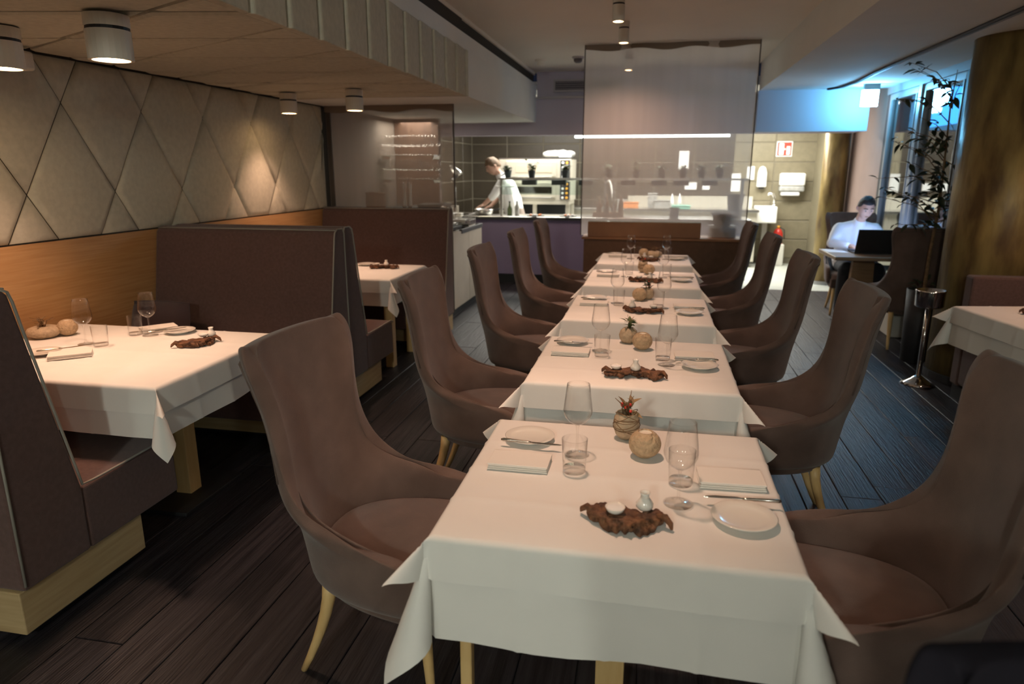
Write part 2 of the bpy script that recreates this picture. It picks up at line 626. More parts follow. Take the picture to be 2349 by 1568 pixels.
while y0 < 5.84:
    y1 = min(y0 + 0.29, 5.86)
    mb = MB()
    q = [(XS - 0.045, y0 + 0.006), (XS - 0.002, y0 + 0.006), (XS + 0.005, y0 + 0.014), (XS + 0.005, y0 + 0.04), (XS - 0.006, y1 - 0.02), (XS - 0.014, y1 - 0.003), (XS - 0.045, y1 - 0.003)]
    mb.prism(q, 'z', ZS - 0.002, 2.55)
    obj('panel', mb, 'pad', soffit, bevel=0.006)
    y0 = y1
    k += 1
cove = struct(B('trim_2', XS - 0.06, XS - 0.012, -3.2, 9.4, 2.55, 2.675, 'plaster2'))
B('shadow_gap', XS - 0.10, XS - 0.055, -3.2, 9.4, 2.675, ZC, 'gap', cove)
B('ceiling_lip', XS - 0.06, XS - 0.035, -3.2, 9.4, 2.79, ZC, 'plaster', cove)
soffit2 = struct(B('trim_3', XW, XS, 5.86, 9.3, ZS, 2.55, 'plaster2'))
# bulkhead above the kitchen pass
bulk = struct(obj('trim_4', MB().box(XW, 2.38, 9.28, 9.5, 2.03, 2.49), 'purple'))
B('upper_bulkhead', XS, 1.167, 9.36, 9.5, 2.49, ZC, 'purple', bulk)
B('ledge', XS, 1.167, 9.25, 9.40, 2.478, 2.505, 'vent', bulk)
bulk2 = struct(B('trim_5', 1.16, 2.40, 9.0, 9.279, 2.03, ZR, 'bluewall'))
# far tiled wall
wall_far = struct(B('wall_far', -3.5, 3.3, 12.6, 12.75, 0, 2.7, 'grout'))


def tile_mesh(w, h):
    mb = MB()
    e = 0.008
    mb.V = [(0, 0, 0), (w, 0, 0), (w, 0, h), (0, 0, h), (e, -0.008, e), (w - e, -0.008, e), (w - e, -0.008, h - e), (e, -0.008, h - e)]
    mb.F = [(4, 5, 6, 7), (0, 1, 5, 4), (1, 2, 6, 5), (2, 3, 7, 6), (3, 0, 4, 7)]
    return mb


TW, TH = 0.66, 0.323
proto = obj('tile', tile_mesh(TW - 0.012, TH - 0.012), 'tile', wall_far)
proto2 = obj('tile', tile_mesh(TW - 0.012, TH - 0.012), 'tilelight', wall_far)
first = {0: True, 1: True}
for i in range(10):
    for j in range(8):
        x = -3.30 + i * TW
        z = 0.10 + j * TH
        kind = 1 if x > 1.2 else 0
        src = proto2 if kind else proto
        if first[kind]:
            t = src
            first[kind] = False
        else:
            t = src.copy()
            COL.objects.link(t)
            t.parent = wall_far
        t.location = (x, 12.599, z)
wall_kl = struct(B('wall_kitchen_left', -3.5, -3.321, 9.5, 12.6, 0, 2.7, 'grout'))
for i in range(5):
    for j in range(8):
        t = proto.copy()
        COL.objects.link(t)
        t.parent = wall_kl
        t.rotation_euler = (0, 0, R(90))
        t.location = (-3.320, 9.5 + i * 0.62 + 0.0, 0.10 + j * TH)
        t.scale = (0.93, 1, 1)
kceil = struct(B('ceiling_kitchen', -3.4, 3.3, 9.5, 12.7, 2.62, 2.72, 'plaster2'))
B('wall_stub', -3.35, -3.20, 9.3, 9.6, 0, 2.2, 'tile', wall_kl)

# right side: rose panel, windows
XR = 2.62
wall_right = struct(B('wall_right', XR, XR + 0.12, 9.0, 10.9, 0, 2.62, 'rosewall'))
B('wall_panel', XR, XR + 0.12, 10.9, 12.6, 0, 2.62, 'tilelight', wall_right)
B('wall_panel', 3.02, 3.16, -3.2, 5.95, 0, ZR, 'panelwood', wall_right)
B('wall_panel', XR, 3.16, 5.90, 5.949, 0, ZR, 'panelwood', wall_right)
for k in range(22):
    B('batten', 3.0, 3.019, 2.6 + k * 0.15, 2.744 + k * 0.15, 0.0, ZR - 0.002, 'panelwood', wall_right, bevel=0.004)
wall_back = struct(B('wall_back', -3.4, 3.4, -3.3, -3.2, 0, ZC, 'greywall'))


def window(name, y0, y1, fr, z0=0.0, z1=2.42):
    w = bpy.data.objects.new(name, None)
    w['kind'] = 'structure'
    w.location = (XR, y0, 0)
    COL.objects.link(w)
    W_ = y1 - y0
    t = 0.07
    B('window_frame', -0.03, 0.05, 0, t, z0, z1, fr, w, bevel=0.006)
    B('window_frame', -0.03, 0.05, W_ - t, W_, z0, z1, fr, w, bevel=0.006)
    B('window_frame', -0.03, 0.05, t, W_ - t, z1 - t, z1, fr, w, bevel=0.006)
    B('window_frame', -0.03, 0.05, t, W_ - t, z0, z0 + 0.10, fr, w, bevel=0.006)
    B('glazing_bead', -0.04, -0.02, t, t + 0.018, z0 + 0.10, z1 - t, fr, w)
    B('glazing_bead', -0.04, -0.02, W_ - t - 0.018, W_ - t, z0 + 0.10, z1 - t, fr, w)
    B('pane', 0.0, 0.008, t, W_ - t, z0 + 0.10, z1 - t, 'pane', w)
    return w


window('window_1', 7.98, 8.93, 'frame')
window('window_2', 6.85, 7.90, 'frame')
window('window_3', 5.95, 6.80, 'framedark')
head = struct(B('trim_6', XR - 0.045, XR + 0.10, 5.9, 9.0, 2.42, ZR, 'frame'))
B('jamb', XR - 0.05, XR + 0.06, 7.90, 7.98, 0, 2.42, 'frame', head)
B('jamb', XR - 0.05, XR + 0.06, 6.80, 6.85, 0, 2.42, 'framedark', head)
B('jamb', XR - 0.03, XR + 0.10, 8.93, 9.0, 0, 2.42, 'framedark', head)
B('sill', XR - 0.30, XR - 0.05, 7.10, 7.9, 0.0, 0.30, 'stair', head, bevel=0.01)


# ================================================================== LAMPS
def downlight(r, h, label, loc, energy, group, spot=95, tilt=(0, 0), col=WARM):
    t = thing('ceiling_spotlight', label, 'spotlight', loc, random.random(), group)
    obj('mount', MB().lathe([(0, 0), (r, 0), (r, -0.045), (0, -0.045)], 24), 'lampwhite', t)
    obj('shadow_ring', MB().lathe([(0, -0.045), (r * 0.96, -0.045), (r * 0.96, -0.057), (0, -0.057)], 24), 'black', t)
    obj('housing', MB().lathe([(0, -0.057), (r, -0.057), (r, -h), (r * 0.84, -h), (r * 0.80, -h + 0.02), (r * 0.74, -h + 0.045), (0, -h + 0.045)], 24), 'lampwhite', t)
    obj('bulb', MB().lathe([(0, -h + 0.03), (r * 0.74, -h + 0.03), (r * 0.80, -h + 0.012)], 20), 'lampglow', t)
    light('spot_beam', 'SPOT', (loc[0], loc[1], loc[2] - h - 0.003), energy, col, (tilt[0], tilt[1], 0), 0.05, spot, 0.75)
    return t


G1 = 'white spotlights under the quilted soffit'
downlight(0.082, 0.165, 'large white cylindrical spotlight at upper left, second nearest on the quilted soffit', (-2.13, 2.52, ZS - 0.01), 42, G1)
downlight(0.082, 0.165, 'white spotlight cut by the left edge of the picture', (-2.76, 2.63, ZS - 0.01), 36, G1)
downlight(0.066, 0.15, 'white spotlight on the soffit close to the quilted wall', (-2.90, 5.29, ZS - 0.01), 30, G1)
downlight(0.066, 0.15, 'white spotlight on the soffit above the left gauze screen', (-2.27, 5.14, ZS - 0.01), 30, G1)
G2 = 'slim white spotlights in a row on the main ceiling'
downlight(0.045, 0.17, 'slim white ceiling spotlight, lit and cut by the top edge', (-0.32, 5.5, ZC), 80, G2, 66)
downlight(0.045, 0.17, 'slim white ceiling spotlight just in front of the large gauze screen', (-0.32, 6.4, ZC), 74, G2, 66)
downlight(0.045, 0.17, 'slim ceiling spotlight seen through the large gauze screen', (-0.34, 8.1, ZC), 60, G2, 150)
for y, w_ in ((1.98, 'the nearest table'), (3.17, 'the second table'), (4.36, 'the third table')):
    downlight(0.045, 0.17, 'slim white ceiling spotlight high above %s' % w_, (-0.32, y, ZC), 80, G2, 66)
FILL_GLOBE = (0.95, 1.0, 0.88)  # unseen fill lights added behind the camera to brighten front cloths and ceiling
for k, (x, y, z, e) in enumerate(((-2.1, -2.3, 2.45, 230), (-0.55, -2.5, 2.45, 1050), (1.9, -2.3, 2.45, 520))):
    t = thing('globe_pendant', ('left', 'middle', 'right')[k] + ' opal globe pendant in the room behind the viewer', 'pendant lamp', (x, y, z), 0, 'globe pendants behind the viewer')
    obj('globe', MB().ball((0, 0, 0), 0.11, n=24, m=14), emit('opal_globe_glow', FILL_GLOBE, e / 3.6), t, smooth=True)
    obj('cord', MB().tube([(0, 0, 0.11), (0, 0, ZC - z)], 0.004, 6), 'black', t)
    obj('cap', MB().lathe([(0, 0.105), (0.04, 0.105), (0.04, 0.135), (0, 0.135)], 16), 'black', t)
downlight(0.06, 0.17, 'warm ceiling spotlight over the right hand corner table', (2.62, 4.30, ZR), 40, 'warm spotlights on the right', 120)

t = thing('loudspeaker', 'small white box loudspeaker on the quilted wall at far left', 'loudspeaker', (-3.11, 3.06, 2.075))
B('cabinet', -0.04, 0.04, -0.05, 0.05, 0.0, 0.09, 'lampwhite', t, bevel=0.012)
B('grille', -0.035, 0.035, -0.053, -0.049, 0.008, 0.082, 'white', t)
B('bracket', -0.085, -0.04, -0.015, 0.015, 0.03, 0.06, 'lampwhite', t)


# ================================================================== CHAIRS
def build_chair(name, label):
    t = thing(name, label, 'chair', (0, 0, 0), 0, 'high-backed wing chairs')
    K = [  # t, edge f, edge l, edge z, centre f, centre z
        (0.00, 0.480, 0.265, 0.325, 0.020, 0.325),
        (0.12, 0.500, 0.282, 0.430, 0.008, 0.42),
        (0.22, 0.505, 0.287, 0.525, -0.006, 0.50),
        (0.27, 0.470, 0.287, 0.546, -0.012, 0.54),
        (0.36, 0.330, 0.284, 0.548, -0.022, 0.60),
        (0.46, 0.185, 0.273, 0.556, -0.034, 0.67),
        (0.53, 0.095, 0.254, 0.590, -0.043, 0.72),
        (0.60, 0.042, 0.228, 0.668, -0.053, 0.77),
        (0.68, 0.013, 0.209, 0.778, -0.065, 0.84),
        (0.78, 0.000, 0.219, 0.897, -0.078, 0.93),
        (0.88, -0.012, 0.250, 1.005, -0.090, 1.02),
        (0.95, -0.030, 0.264, 1.066, -0.098, 1.082),
        (0.985, -0.052, 0.250, 1.096, -0.103, 1.106),
        (1.00, -0.068, 0.224, 1.106, -0.105, 1.115)]

    def row(k, ns=25):
        _, fe, le, ze, fc, zc = K[k]
        pts = []
        for i in range(ns):
            s = -1 + 2 * i / (ns - 1)
            ph = s * math.pi / 2
            n = 2.55 if k < 6 else (2.35 if k < 8 else 2.15)
            l = le * math.copysign(abs(math.sin(ph)) ** (2 / n), ph)
            f = fc + (fe - fc) * (1 - abs(math.cos(ph)) ** (2 / n))
            z = zc + (ze - zc) * abs(s) ** 1.8
            pts.append((f, l, z))
        return pts
    P = [row(k) for k in range(len(K))]
    o = obj('backrest', MB().grid(P), 'chair', t, smooth=True, fix=True)
    sm_ = o.modifiers.new('relax', 'SMOOTH')
    sm_.iterations = 3
    sm_.factor = 0.5
    so = o.modifiers.new('thick', 'SOLIDIFY')
    so.thickness = 0.052
    so.offset = 0.0
    so.use_even_offset = False
    q = o.modifiers.new('sub', 'SUBSURF')
    q.levels = 1
    q.render_levels = 2
    # welt running round the outside of the rim
    NS = 25

    def outer(k, i):
        p = Vector(P[k][i])
        ds = Vector(P[k][min(i + 1, NS - 1)]) - Vector(P[k][max(i - 1, 0)])
        dt = Vector(P[min(k + 1, len(K) - 1)][i]) - Vector(P[max(k - 1, 0)][i])
        nn = ds.cross(dt).normalized()
        if nn.dot(p - Vector((0.28, 0, p.z))) < 0:
            nn = -nn
        return tuple(p + nn * 0.0255)
    kt = len(K) - 3
    path = [outer(k, 2) for k in range(7, kt)] + [outer(kt, i) for i in range(3, NS - 3)] + [outer(k, NS - 3) for k in range(kt - 1, 6, -1)]
    obj('welt', MB().tube(path, 0.0040, 6), 'seam', t, smooth=True)
    # seat: upholstered base and domed cushion
    def outline(sc, back, front):
        pts = []
        for i in range(33):
            s = -1 + 2 * i / 32
            ph = s * math.pi / 2
            pts.append((back + (front - back) * (1 - abs(math.cos(ph)) ** 0.8), sc * math.copysign(abs(math.sin(ph)) ** 0.8, ph)))
        return pts
    obj('seat_base', MB().prism(outline(0.262, 0.03, 0.50), 'z', 0.315, 0.415), 'chair', t, bevel=0.012)
    rows = []
    o1 = outline(0.255, 0.035, 0.53)
    cx, cy = 0.30, 0.0
    for fr_, z in ((1.0, 0.412), (1.0, 0.445), (0.965, 0.468), (0.85, 0.480), (0.5, 0.488), (0.12, 0.490)):
        rows.append([(cx + (p[0] - cx) * fr_, cy + (p[1] - cy) * fr_, z) for p in o1])
    mb = MB().grid(rows, closed_v=True)
    n = len(mb.V)
    mb.F.append(tuple(range(n - 33, n)))
    obj('seat', mb, 'chair', t, smooth=True)
    for fx, ly, bx, by, r0, r1 in ((0.44, 0.205, 0.47, 0.225, 0.021, 0.011), (0.44, -0.205, 0.47, -0.225, 0.021, 0.011),
                                   (0.09, 0.15, -0.015, 0.175, 0.024, 0.011), (0.09, -0.15, -0.015, -0.175, 0.024, 0.011)):
        pts, rr = [], []
        for i in range(7):
            u = i / 6
            w = u ** 1.5 if fx < 0.2 else u
            pts.append((fx + (bx - fx) * w, ly + (by - ly) * w, 0.33 * (1 - u)))
            rr.append(r0 + (r1 - r0) * u)
        obj('leg', MB().tube(pts, rr, 10), 'leg', t, smooth=True)
    return t


TX = -0.06
TY = [1.785, 3.02, 4.24, 5.47, 6.70]
ORD = ['nearest', 'second', 'third', 'fourth', 'farthest']
chair0 = build_chair('wing_chair', 'brown felt wing chair on the left of the nearest white table')
chair0.location = (-1.02, TY[0] + 0.13, 0)
chair0.rotation_euler = (0, 0, R(-6))
for i in range(1, 5):
    dup(chair0, (-1.03, TY[i] + 0.13, 0), 0, 'brown felt wing chair on the left of the %s white table in the row' % ORD[i])
dup(chair0, (0.865, TY[0] + 0.03, 0), R(180), 'dark wing chair cut by the right edge, at the nearest white table')
for i in range(1, 5):
    dup(chair0, (0.84, TY[i] + 0.11, 0), R(180), 'brown felt wing chair on the right of the %s white table in the row' % ORD[i])
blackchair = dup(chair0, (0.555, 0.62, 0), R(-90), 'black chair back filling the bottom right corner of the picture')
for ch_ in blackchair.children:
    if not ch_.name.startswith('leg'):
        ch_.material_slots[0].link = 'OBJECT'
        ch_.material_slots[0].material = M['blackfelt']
dup(chair0, (2.33, 6.60, 0), R(90), 'dark wing chair with its back to us, facing the man at the laptop')
dup(chair0, (2.24, 8.56, 0), R(-91), 'dark wing chair the man with the laptop sits in')


# ================================================================== BOOTHS
def booth(label, rear_y, face, x1, pillow=None, cut=None):
    t = thing('booth_bench', label, 'bench', (XW, rear_y, 0), 0, 'upholstered booth benches')
    W_ = x1 - XW

    def Y(d):
        return d * face
    prof = [(0.006, 0.20), (0.006, 1.21), (0.035, 1.235), (0.115, 1.235), (0.145, 1.205), (0.30, 0.455), (0.30, 0.20)]
    P = [(Y(d), z) for d, z in prof]
    obj('backrest', MB().prism(P, 'x', 0.012, W_), 'booth', t, bevel=0.014, seg=3)
    sp = [(0.302, 0.20), (0.302, 0.452), (0.76, 0.460), (0.795, 0.44), (0.80, 0.20)]
    obj('seat', MB().prism([(Y(d), z) for d, z in sp], 'x', 0.012, W_ - 0.002), 'booth', t, bevel=0.012, seg=3)
    obj('plinth', MB().prism([(Y(d), z) for d, z in ((0.0, 0.035), (0.0, 0.198), (0.58, 0.198), (0.58, 0.035))], 'x', 0.012, W_ - 0.02), 'plinth', t, bevel=0.004)
    obj('plinth_foot', MB().prism([(Y(d), z) for d, z in ((0.05, 0.001), (0.05, 0.034), (0.53, 0.034), (0.53, 0.001))], 'x', 0.02, W_ - 0.06), 'black', t)
    e = W_ + 0.001
    front = [(e, Y(0.10), 1.234), (e, Y(0.14), 1.215), (e, Y(0.152), 1.18)] + [(e, Y(0.15 + 0.15 * u), 1.18 - 0.715 * u) for u in (0.15, 0.3, 0.5, 0.7, 0.9, 1.0)]
    front += [(e, Y(0.36), 0.461), (e, Y(0.5), 0.461), (e, Y(0.74), 0.465), (e, Y(0.798), 0.445)]
    obj('piping', MB().tube(front, 0.005, 6), 'piping', t, smooth=True)
    rear = [(e, Y(0.10), 1.234), (e, Y(0.03), 1.232), (e, Y(0.010), 1.20), (e, Y(0.012), 0.8), (e, Y(0.012), 0.22)]
    obj('piping', MB().tube(rear, 0.005, 6), 'piping', t, smooth=True)
    obj('piping', MB().tube([(0.02, Y(0.128), 1.228), (W_ * 0.5, Y(0.128), 1.229), (e, Y(0.128), 1.228)], 0.004, 6), 'piping', t, smooth=True)
    obj('piping', MB().tube([(0.02, Y(0.795), 0.45), (W_ * 0.5, Y(0.795), 0.45), (e, Y(0.795), 0.45)], 0.004, 6), 'piping', t, smooth=True)
    return t


booth('near booth bench at the left edge, back turned to us, with pale piping', 1.665, 1, -2.03)
booth('dark upholstered bench with pale piping behind the left booth table', 4.105, -1, -1.93)
booth('booth bench behind the first partition, seat end just visible', 4.118, 1, -1.95)
booth('brown booth bench below the left gauze screen', 6.46, -1, -1.90)


def pillow(label, loc, rz, tilt):
    t = thing('cushion', label, 'cushion', loc, rz)
    rows = []
    n = 11
    for side in (1, -1):
        g = []
        for i in range(n):
            r_ = []
            for j in range(n):
                u, v = -1 + 2 * i / (n - 1), -1 + 2 * j / (n - 1)
                th = 0.055 * (max(0, 1 - u ** 4) * max(0, 1 - v ** 4)) ** 0.6
                p = Vector((u * 0.21 * (1 - 0.06 * v * v), side * th, v * 0.15 * (1 - 0.06 * u * u)))
                p.rotate(Matrix.Rotation(tilt, 3, 'X'))
                r_.append((p.x, p.y, p.z + 0.15))
            g.append(r_)
        rows.append(g)
    mb = MB().grid(rows[0]).grid(rows[1])
    obj('cover', mb, 'pillow', t, smooth=True)
    ed = [(-1, -1), (1, -1), (1, 1), (-1, 1), (-1, -1)]
    pts = []
    for a in range(4):
        for i in range(8):
            u = ed[a][0] + (ed[a + 1][0] - ed[a][0]) * i / 8
            v = ed[a][1] + (ed[a + 1][1] - ed[a][1]) * i / 8
            p = Vector((u * 0.21 * (1 - 0.06 * v * v), 0, v * 0.15 * (1 - 0.06 * u * u)))
            p.rotate(Matrix.Rotation(tilt, 3, 'X'))
            pts.append((p.x, p.y, p.z + 0.15))
    pts.append(pts[0])
    obj('seam', MB().tube(pts, 0.004, 6), 'pillow', t, smooth=True)
    return t


pillow('dark plum cushion in the corner of the left booth bench', (-3.00, 3.66, 0.50), 0, R(-14))


# ================================================================== TABLES AND CLOTHS
def cloth_mesh(hx, hy, h, tilt, loop, seed, wave=0.0, flare=0.0, rnd=0.014, folds=0):
    rs = random.Random(seed)
    ph = [rs.random() * 6.28 for _ in range(8)]

    def axis(H):
        a = []
        n_in = 10
        cr = (-0.5 * H, 0.5 * H, 0.0)
        vals = set(round(-H + 2 * H * i / n_in, 5) for i in range(n_in + 1))
        for c in cr:
            vals |= {round(c - 0.012, 5), round(c, 5), round(c + 0.012, 5)}
        vals = {v for v in vals if not any(0 < abs(v - c) < 0.011 for c in cr)}
        outv = [rnd * 0.4, rnd * 0.8, rnd * 1.2, rnd * 1.6] + [rnd * 1.6 + (h - rnd * 1.6) * k / 9 for k in range(1, 10)]
        a = sorted(vals) + [H + o for o in outv]
        a = [-(H + o) for o in reversed(outv)] + a
        return sorted(set(a))
    U, V_ = axis(hx), axis(hy)

    def hang(e):
        if e <= 0:
            return 0.0, 0.0
        if e < rnd * math.pi / 2:
            a = e / rnd
            return rnd * math.sin(a), rnd * (1 - math.cos(a))
        return rnd, rnd + (e - rnd * math.pi / 2)

    def cre(v, H):
        return 0.0022 * math.exp(-(min(abs(v), abs(abs(v) - 0.5 * H)) / 0.007) ** 2)
    rows = []
    for u in U:
        r_ = []
        for v in V_:
            ex, ey = abs(u) - hx, abs(v) - hy
            su, sv = (1 if u >= 0 else -1), (1 if v >= 0 else -1)
            if ex <= 1e-6 and ey <= 1e-6:
                r_.append((u, v, cre(u, hx) + cre(v, hy)))
            elif ex > 0 and ey > 1e-6:
                r = math.hypot(ex, ey)
                th = math.atan2(ey, ex)
                o, d = hang(r)
                f = th / (math.pi / 2)
                A = tilt
                w1 = A * 0.5 * (1 - math.cos(2 * math.pi * f))
                w2 = loop * math.sin(2 * math.pi * f)
                ax = (w1 - w2) * 0.7071
                ay = (w1 + w2) * 0.7071
                # flare of the neighbouring faces carried in
                ax += flare * (1 - f) * 0.9
                ay += flare * f * 0.9
                an = math.hypot(ax, ay)
                hxn, hyn = (ax / an, ay / an) if an > 1e-6 else (0, 0)
                dx = o * math.cos(th) + hxn * math.sin(an) * d
                dy = o * math.sin(th) + hyn * math.sin(an) * d
                dz = -math.cos(an) * d
                r_.append((su * (hx + dx), sv * (hy + dy), dz - 0.0))
            elif ex > 0:
                o, d = hang(ex)
                wv = wave * (d / h) ** 1.4 * (math.sin(v * 9 + ph[0 if su > 0 else 1]) + 0.6 * math.sin(v * 17 + ph[2])) * max(0, 1 - (abs(v) / hy) ** 4)
                r_.append((su * (hx + o + d * math.sin(flare) + wv + 1.3 * cre(v, hy)), v, -d * math.cos(flare)))
            else:
                o, d = hang(ey)
                wv = wave * (d / h) ** 1.4 * (math.sin(u * 9 + ph[3 if sv > 0 else 4]) + 0.6 * math.sin(u * 17 + ph[5])) * max(0, 1 - (abs(u) / hx) ** 4)
                r_.append((u, sv * (hy + o + d * math.sin(flare) + wv + 1.3 * cre(u, hx)), -d * math.cos(flare)))
        rows.append(r_)
    return MB().grid(rows)


ZT = 0.76


def cloths(cx, cy, hx, hy, rz, where, seed, under=0.27):
    lo = obj('tablecloth', cloth_mesh(hx, hy, under, R(19), R(13), seed, 0.008, R(3)), 'cloth', None, smooth=True)
    lo.location = (cx, cy, ZT - 0.0035)
    lo.rotation_euler = (0, 0, rz)
    tag(lo, 'long white undercloth hanging low on %s' % where, 'tablecloth', 'long white tablecloths')
    hi = obj('top_cloth', cloth_mesh(hx + 0.003, hy + 0.003, 0.115, R(47), R(13), seed + 1, 0.003, R(10)), 'cloth', None, smooth=True)
    hi.location = (cx, cy, ZT - 0.001)
    hi.rotation_euler = (0, 0, rz)
    tag(hi, 'short white overlay cloth with pointed corners on %s' % where, 'tablecloth', 'short white overlay cloths')


def table(cx, cy, hx, hy, rz, label, legs):
    t = thing('dining_table', label, 'table', (cx, cy, 0), rz, 'white-clothed dining tables')
    B('tabletop', -hx + 0.004, hx - 0.004, -hy + 0.004, hy - 0.004, 0.715, ZT - 0.006, 'leg', t, bevel=0.006)
    for x, y, w in legs:
        obj('leg', MB().box(x - w, x + w, y - w, y + w, 0.0, 0.715), 'leg', t, bevel=0.004)
    return t


WHERE = ['the nearest table of the row', 'the second table of the row', 'the third table of the row', 'the fourth table of the row', 'the farthest table of the row']
for i, y in enumerate(TY):
    lg = [(-0.375, -0.255, 0.016), (0.0, 0.0, 0.042), (0.375, 0.255, 0.016)]
    table(TX, y, 0.41, 0.385, 0, 'square oak table standing under the cloths of %s' % WHERE[i], lg)
    cloths(TX, y, 0.41, 0.385, 0, WHERE[i], 11 + 3 * i, 0.275)
table(-2.515, 2.715, 0.595, 0.455, 0, 'long oak table under the cloths in the left booth', [(0.27, 0.08, 0.042), (-0.35, 0.08, 0.042)])
B('foot_plate', 0.18, 0.42, -0.15, 0.31, 0.001, 0.02, 'black', bpy.data.objects['dining_table.005'], bevel=0.004)
cloths(-2.515, 2.715, 0.60, 0.455, 0, 'the left booth table', 41, 0.22)
table(-2.56, 5.43, 0.54, 0.40, 0, 'oak table under the cloths in the far booth', [(0.48, -0.25, 0.035), (0.48, 0.25, 0.035), (-0.5, 0, 0.035)])
cloths(-2.56, 5.43, 0.55, 0.41, 0, 'the far booth table', 51, 0.22)
table(2.39, 4.40, 0.40, 0.38, R(10), 'oak table under white cloths at the right edge', [(-0.30, 0.0, 0.03), (0.30, 0.0, 0.03)])
cloths(2.39, 4.40, 0.41, 0.39, R(10), 'the table at the right edge', 61, 0.25)


# ================================================================== TABLEWARE
ZI = ZT + 0.0025


def proto_wine():
    t = thing('wine_glass', 'x', 'wine glass')
    obj('foot', MB().lathe([(0, 0.0), (0.037, 0.0), (0.038, 0.0015), (0.03, 0.003), (0.012, 0.006), (0.005, 0.012)], 28), 'glass', t, smooth=True)
    obj('stem', MB().lathe([(0.0048, 0.011), (0.0036, 0.03), (0.0034, 0.07), (0.0042, 0.088), (0.007, 0.097)], 14), 'glass', t, smooth=True)
    obj('bowl', MB().lathe([(0.001, 0.096), (0.012, 0.098), (0.026, 0.107), (0.037, 0.120), (0.0425, 0.133), (0.0435, 0.143), (0.041, 0.165), (0.037, 0.195), (0.0335, 0.224), (0.0325, 0.2245), (0.0328, 0.2235)], 32), 'glass', t, smooth=True)
    return t


def proto_tumbler():
    t = thing('tumbler', 'x', 'tumbler')
    obj('wall', MB().lathe([(0.0325, 0.004), (0.0335, 0.03), (0.0365, 0.10), (0.0355, 0.1005), (0.0357, 0.0995)], 32), 'glass', t, smooth=True)
    obj('base', MB().lathe([(0, 0.0), (0.031, 0.0), (0.0325, 0.004), (0.031, 0.014), (0, 0.012)], 32), 'glass', t, smooth=True)
    return t


def proto_plate():
    t = thing('side_plate', 'x', 'plate')
    obj('dish', MB().lathe([(0, 0.0), (0.045, 0.0), (0.047, 0.003), (0.060, 0.007), (0.0775, 0.013), (0.079, 0.0145), (0.077, 0.0155), (0.058, 0.0095), (0.046, 0.007), (0, 0.0065)], 40), 'ceramic', t, smooth=True)
    obj('foot_ring', MB().lathe([(0.041, 0.001), (0.041, -0.001), (0.045, -0.001), (0.045, 0.001)], 32), 'ceramic', t)
    return t


def proto_knife():
    t = thing('butter_knife', 'x', 'knife')
    pts = [(0.0, 0.0042), (0.004, 0.006), (0.05, 0.0052), (0.085, 0.004)]
    obj('handle', MB().tube([(-0.095, 0, 0.004), (-0.088, 0, 0.004), (-0.05, 0, 0.004), (-0.01, 0, 0.004), (0.0, 0, 0.004)], [0.003, 0.0055, 0.0048, 0.0036, 0.003], 10), 'cutlery', t, smooth=True)
    bl = [(-0.002, -0.003), (0.012, -0.009), (0.065, -0.0095), (0.090, -0.005), (0.0965, 0.002), (0.085, 0.0045), (0.0, 0.003)]
    obj('blade', MB().prism(bl, 'z', 0.0032, 0.0048), 'cutlery', t, bevel=0.0004)
    return t


def proto_napkin(w=0.175, d=0.10, th=0.020):
    t = thing('folded_napkin', 'x', 'napkin')
    n = 4
    for k in range(n):
        z0 = th * k / n
        z1 = th * (k + 1) / n - 0.0006
        e = 0.0015 * ((k * 7) % 3)
        o = obj('fold', MB().box(-w / 2 + e, w / 2 - e, -d / 2 + e, d / 2 - e * 0.5, z0, z1), 'napkin', t, bevel=0.0019)
    obj('folded_edge', MB().tube([(-w / 2 + .002, d / 2, th / 2), (0, d / 2 + .0005, th / 2), (w / 2 - .002, d / 2, th / 2)], th * 0.48, 10), 'napkin', t, smooth=True)
    return t


def proto_candle():
    t = thing('candle_holder', 'x', 'candle holder')
    prof = []
    r = 0.048
    for i in range(15):
        a = math.pi * (0.14 + 0.70 * i / 14)
        prof.append((r * math.sin(a), 0.046 - 0.9 * r * math.cos(a) + 0.0))
    z0 = prof[0][1]
    prof = [(0.0, 0.0), (prof[0][0], 0.0)] + [(a, b - z0 + 0.001) for a, b in prof]
    zt_ = prof[-1][1]
    prof += [(0.0215, zt_ + 0.001), (0.0205, zt_ - 0.004), (0.0205, zt_ - 0.02), (0, zt_ - 0.02)]
    obj('ball', MB().lathe(prof, 36), 'candle', t, smooth=True)
    obj('tealight', MB().lathe([(0, zt_ - 0.02), (0.0195, zt_ - 0.02), (0.0195, zt_ - 0.003), (0.018, zt_ - 0.003), (0.0175, zt_ - 0.005), (0, zt_ - 0.0055)], 24), 'wax', t)
    return t


def leaf_mesh(L, W, bend=0.25, n=5):
    rows = []
    for i in range(n + 1):
        u = i / n
        w = W * math.sin(math.pi * min(0.98, max(0.03, u ** 0.85))) * 0.5
        z = -bend * L * u * u
        rows.append([(L * u, -w, z + w * 0.35), (L * u, 0, z), (L * u, w, z + w * 0.35)])
    return MB().grid(rows)


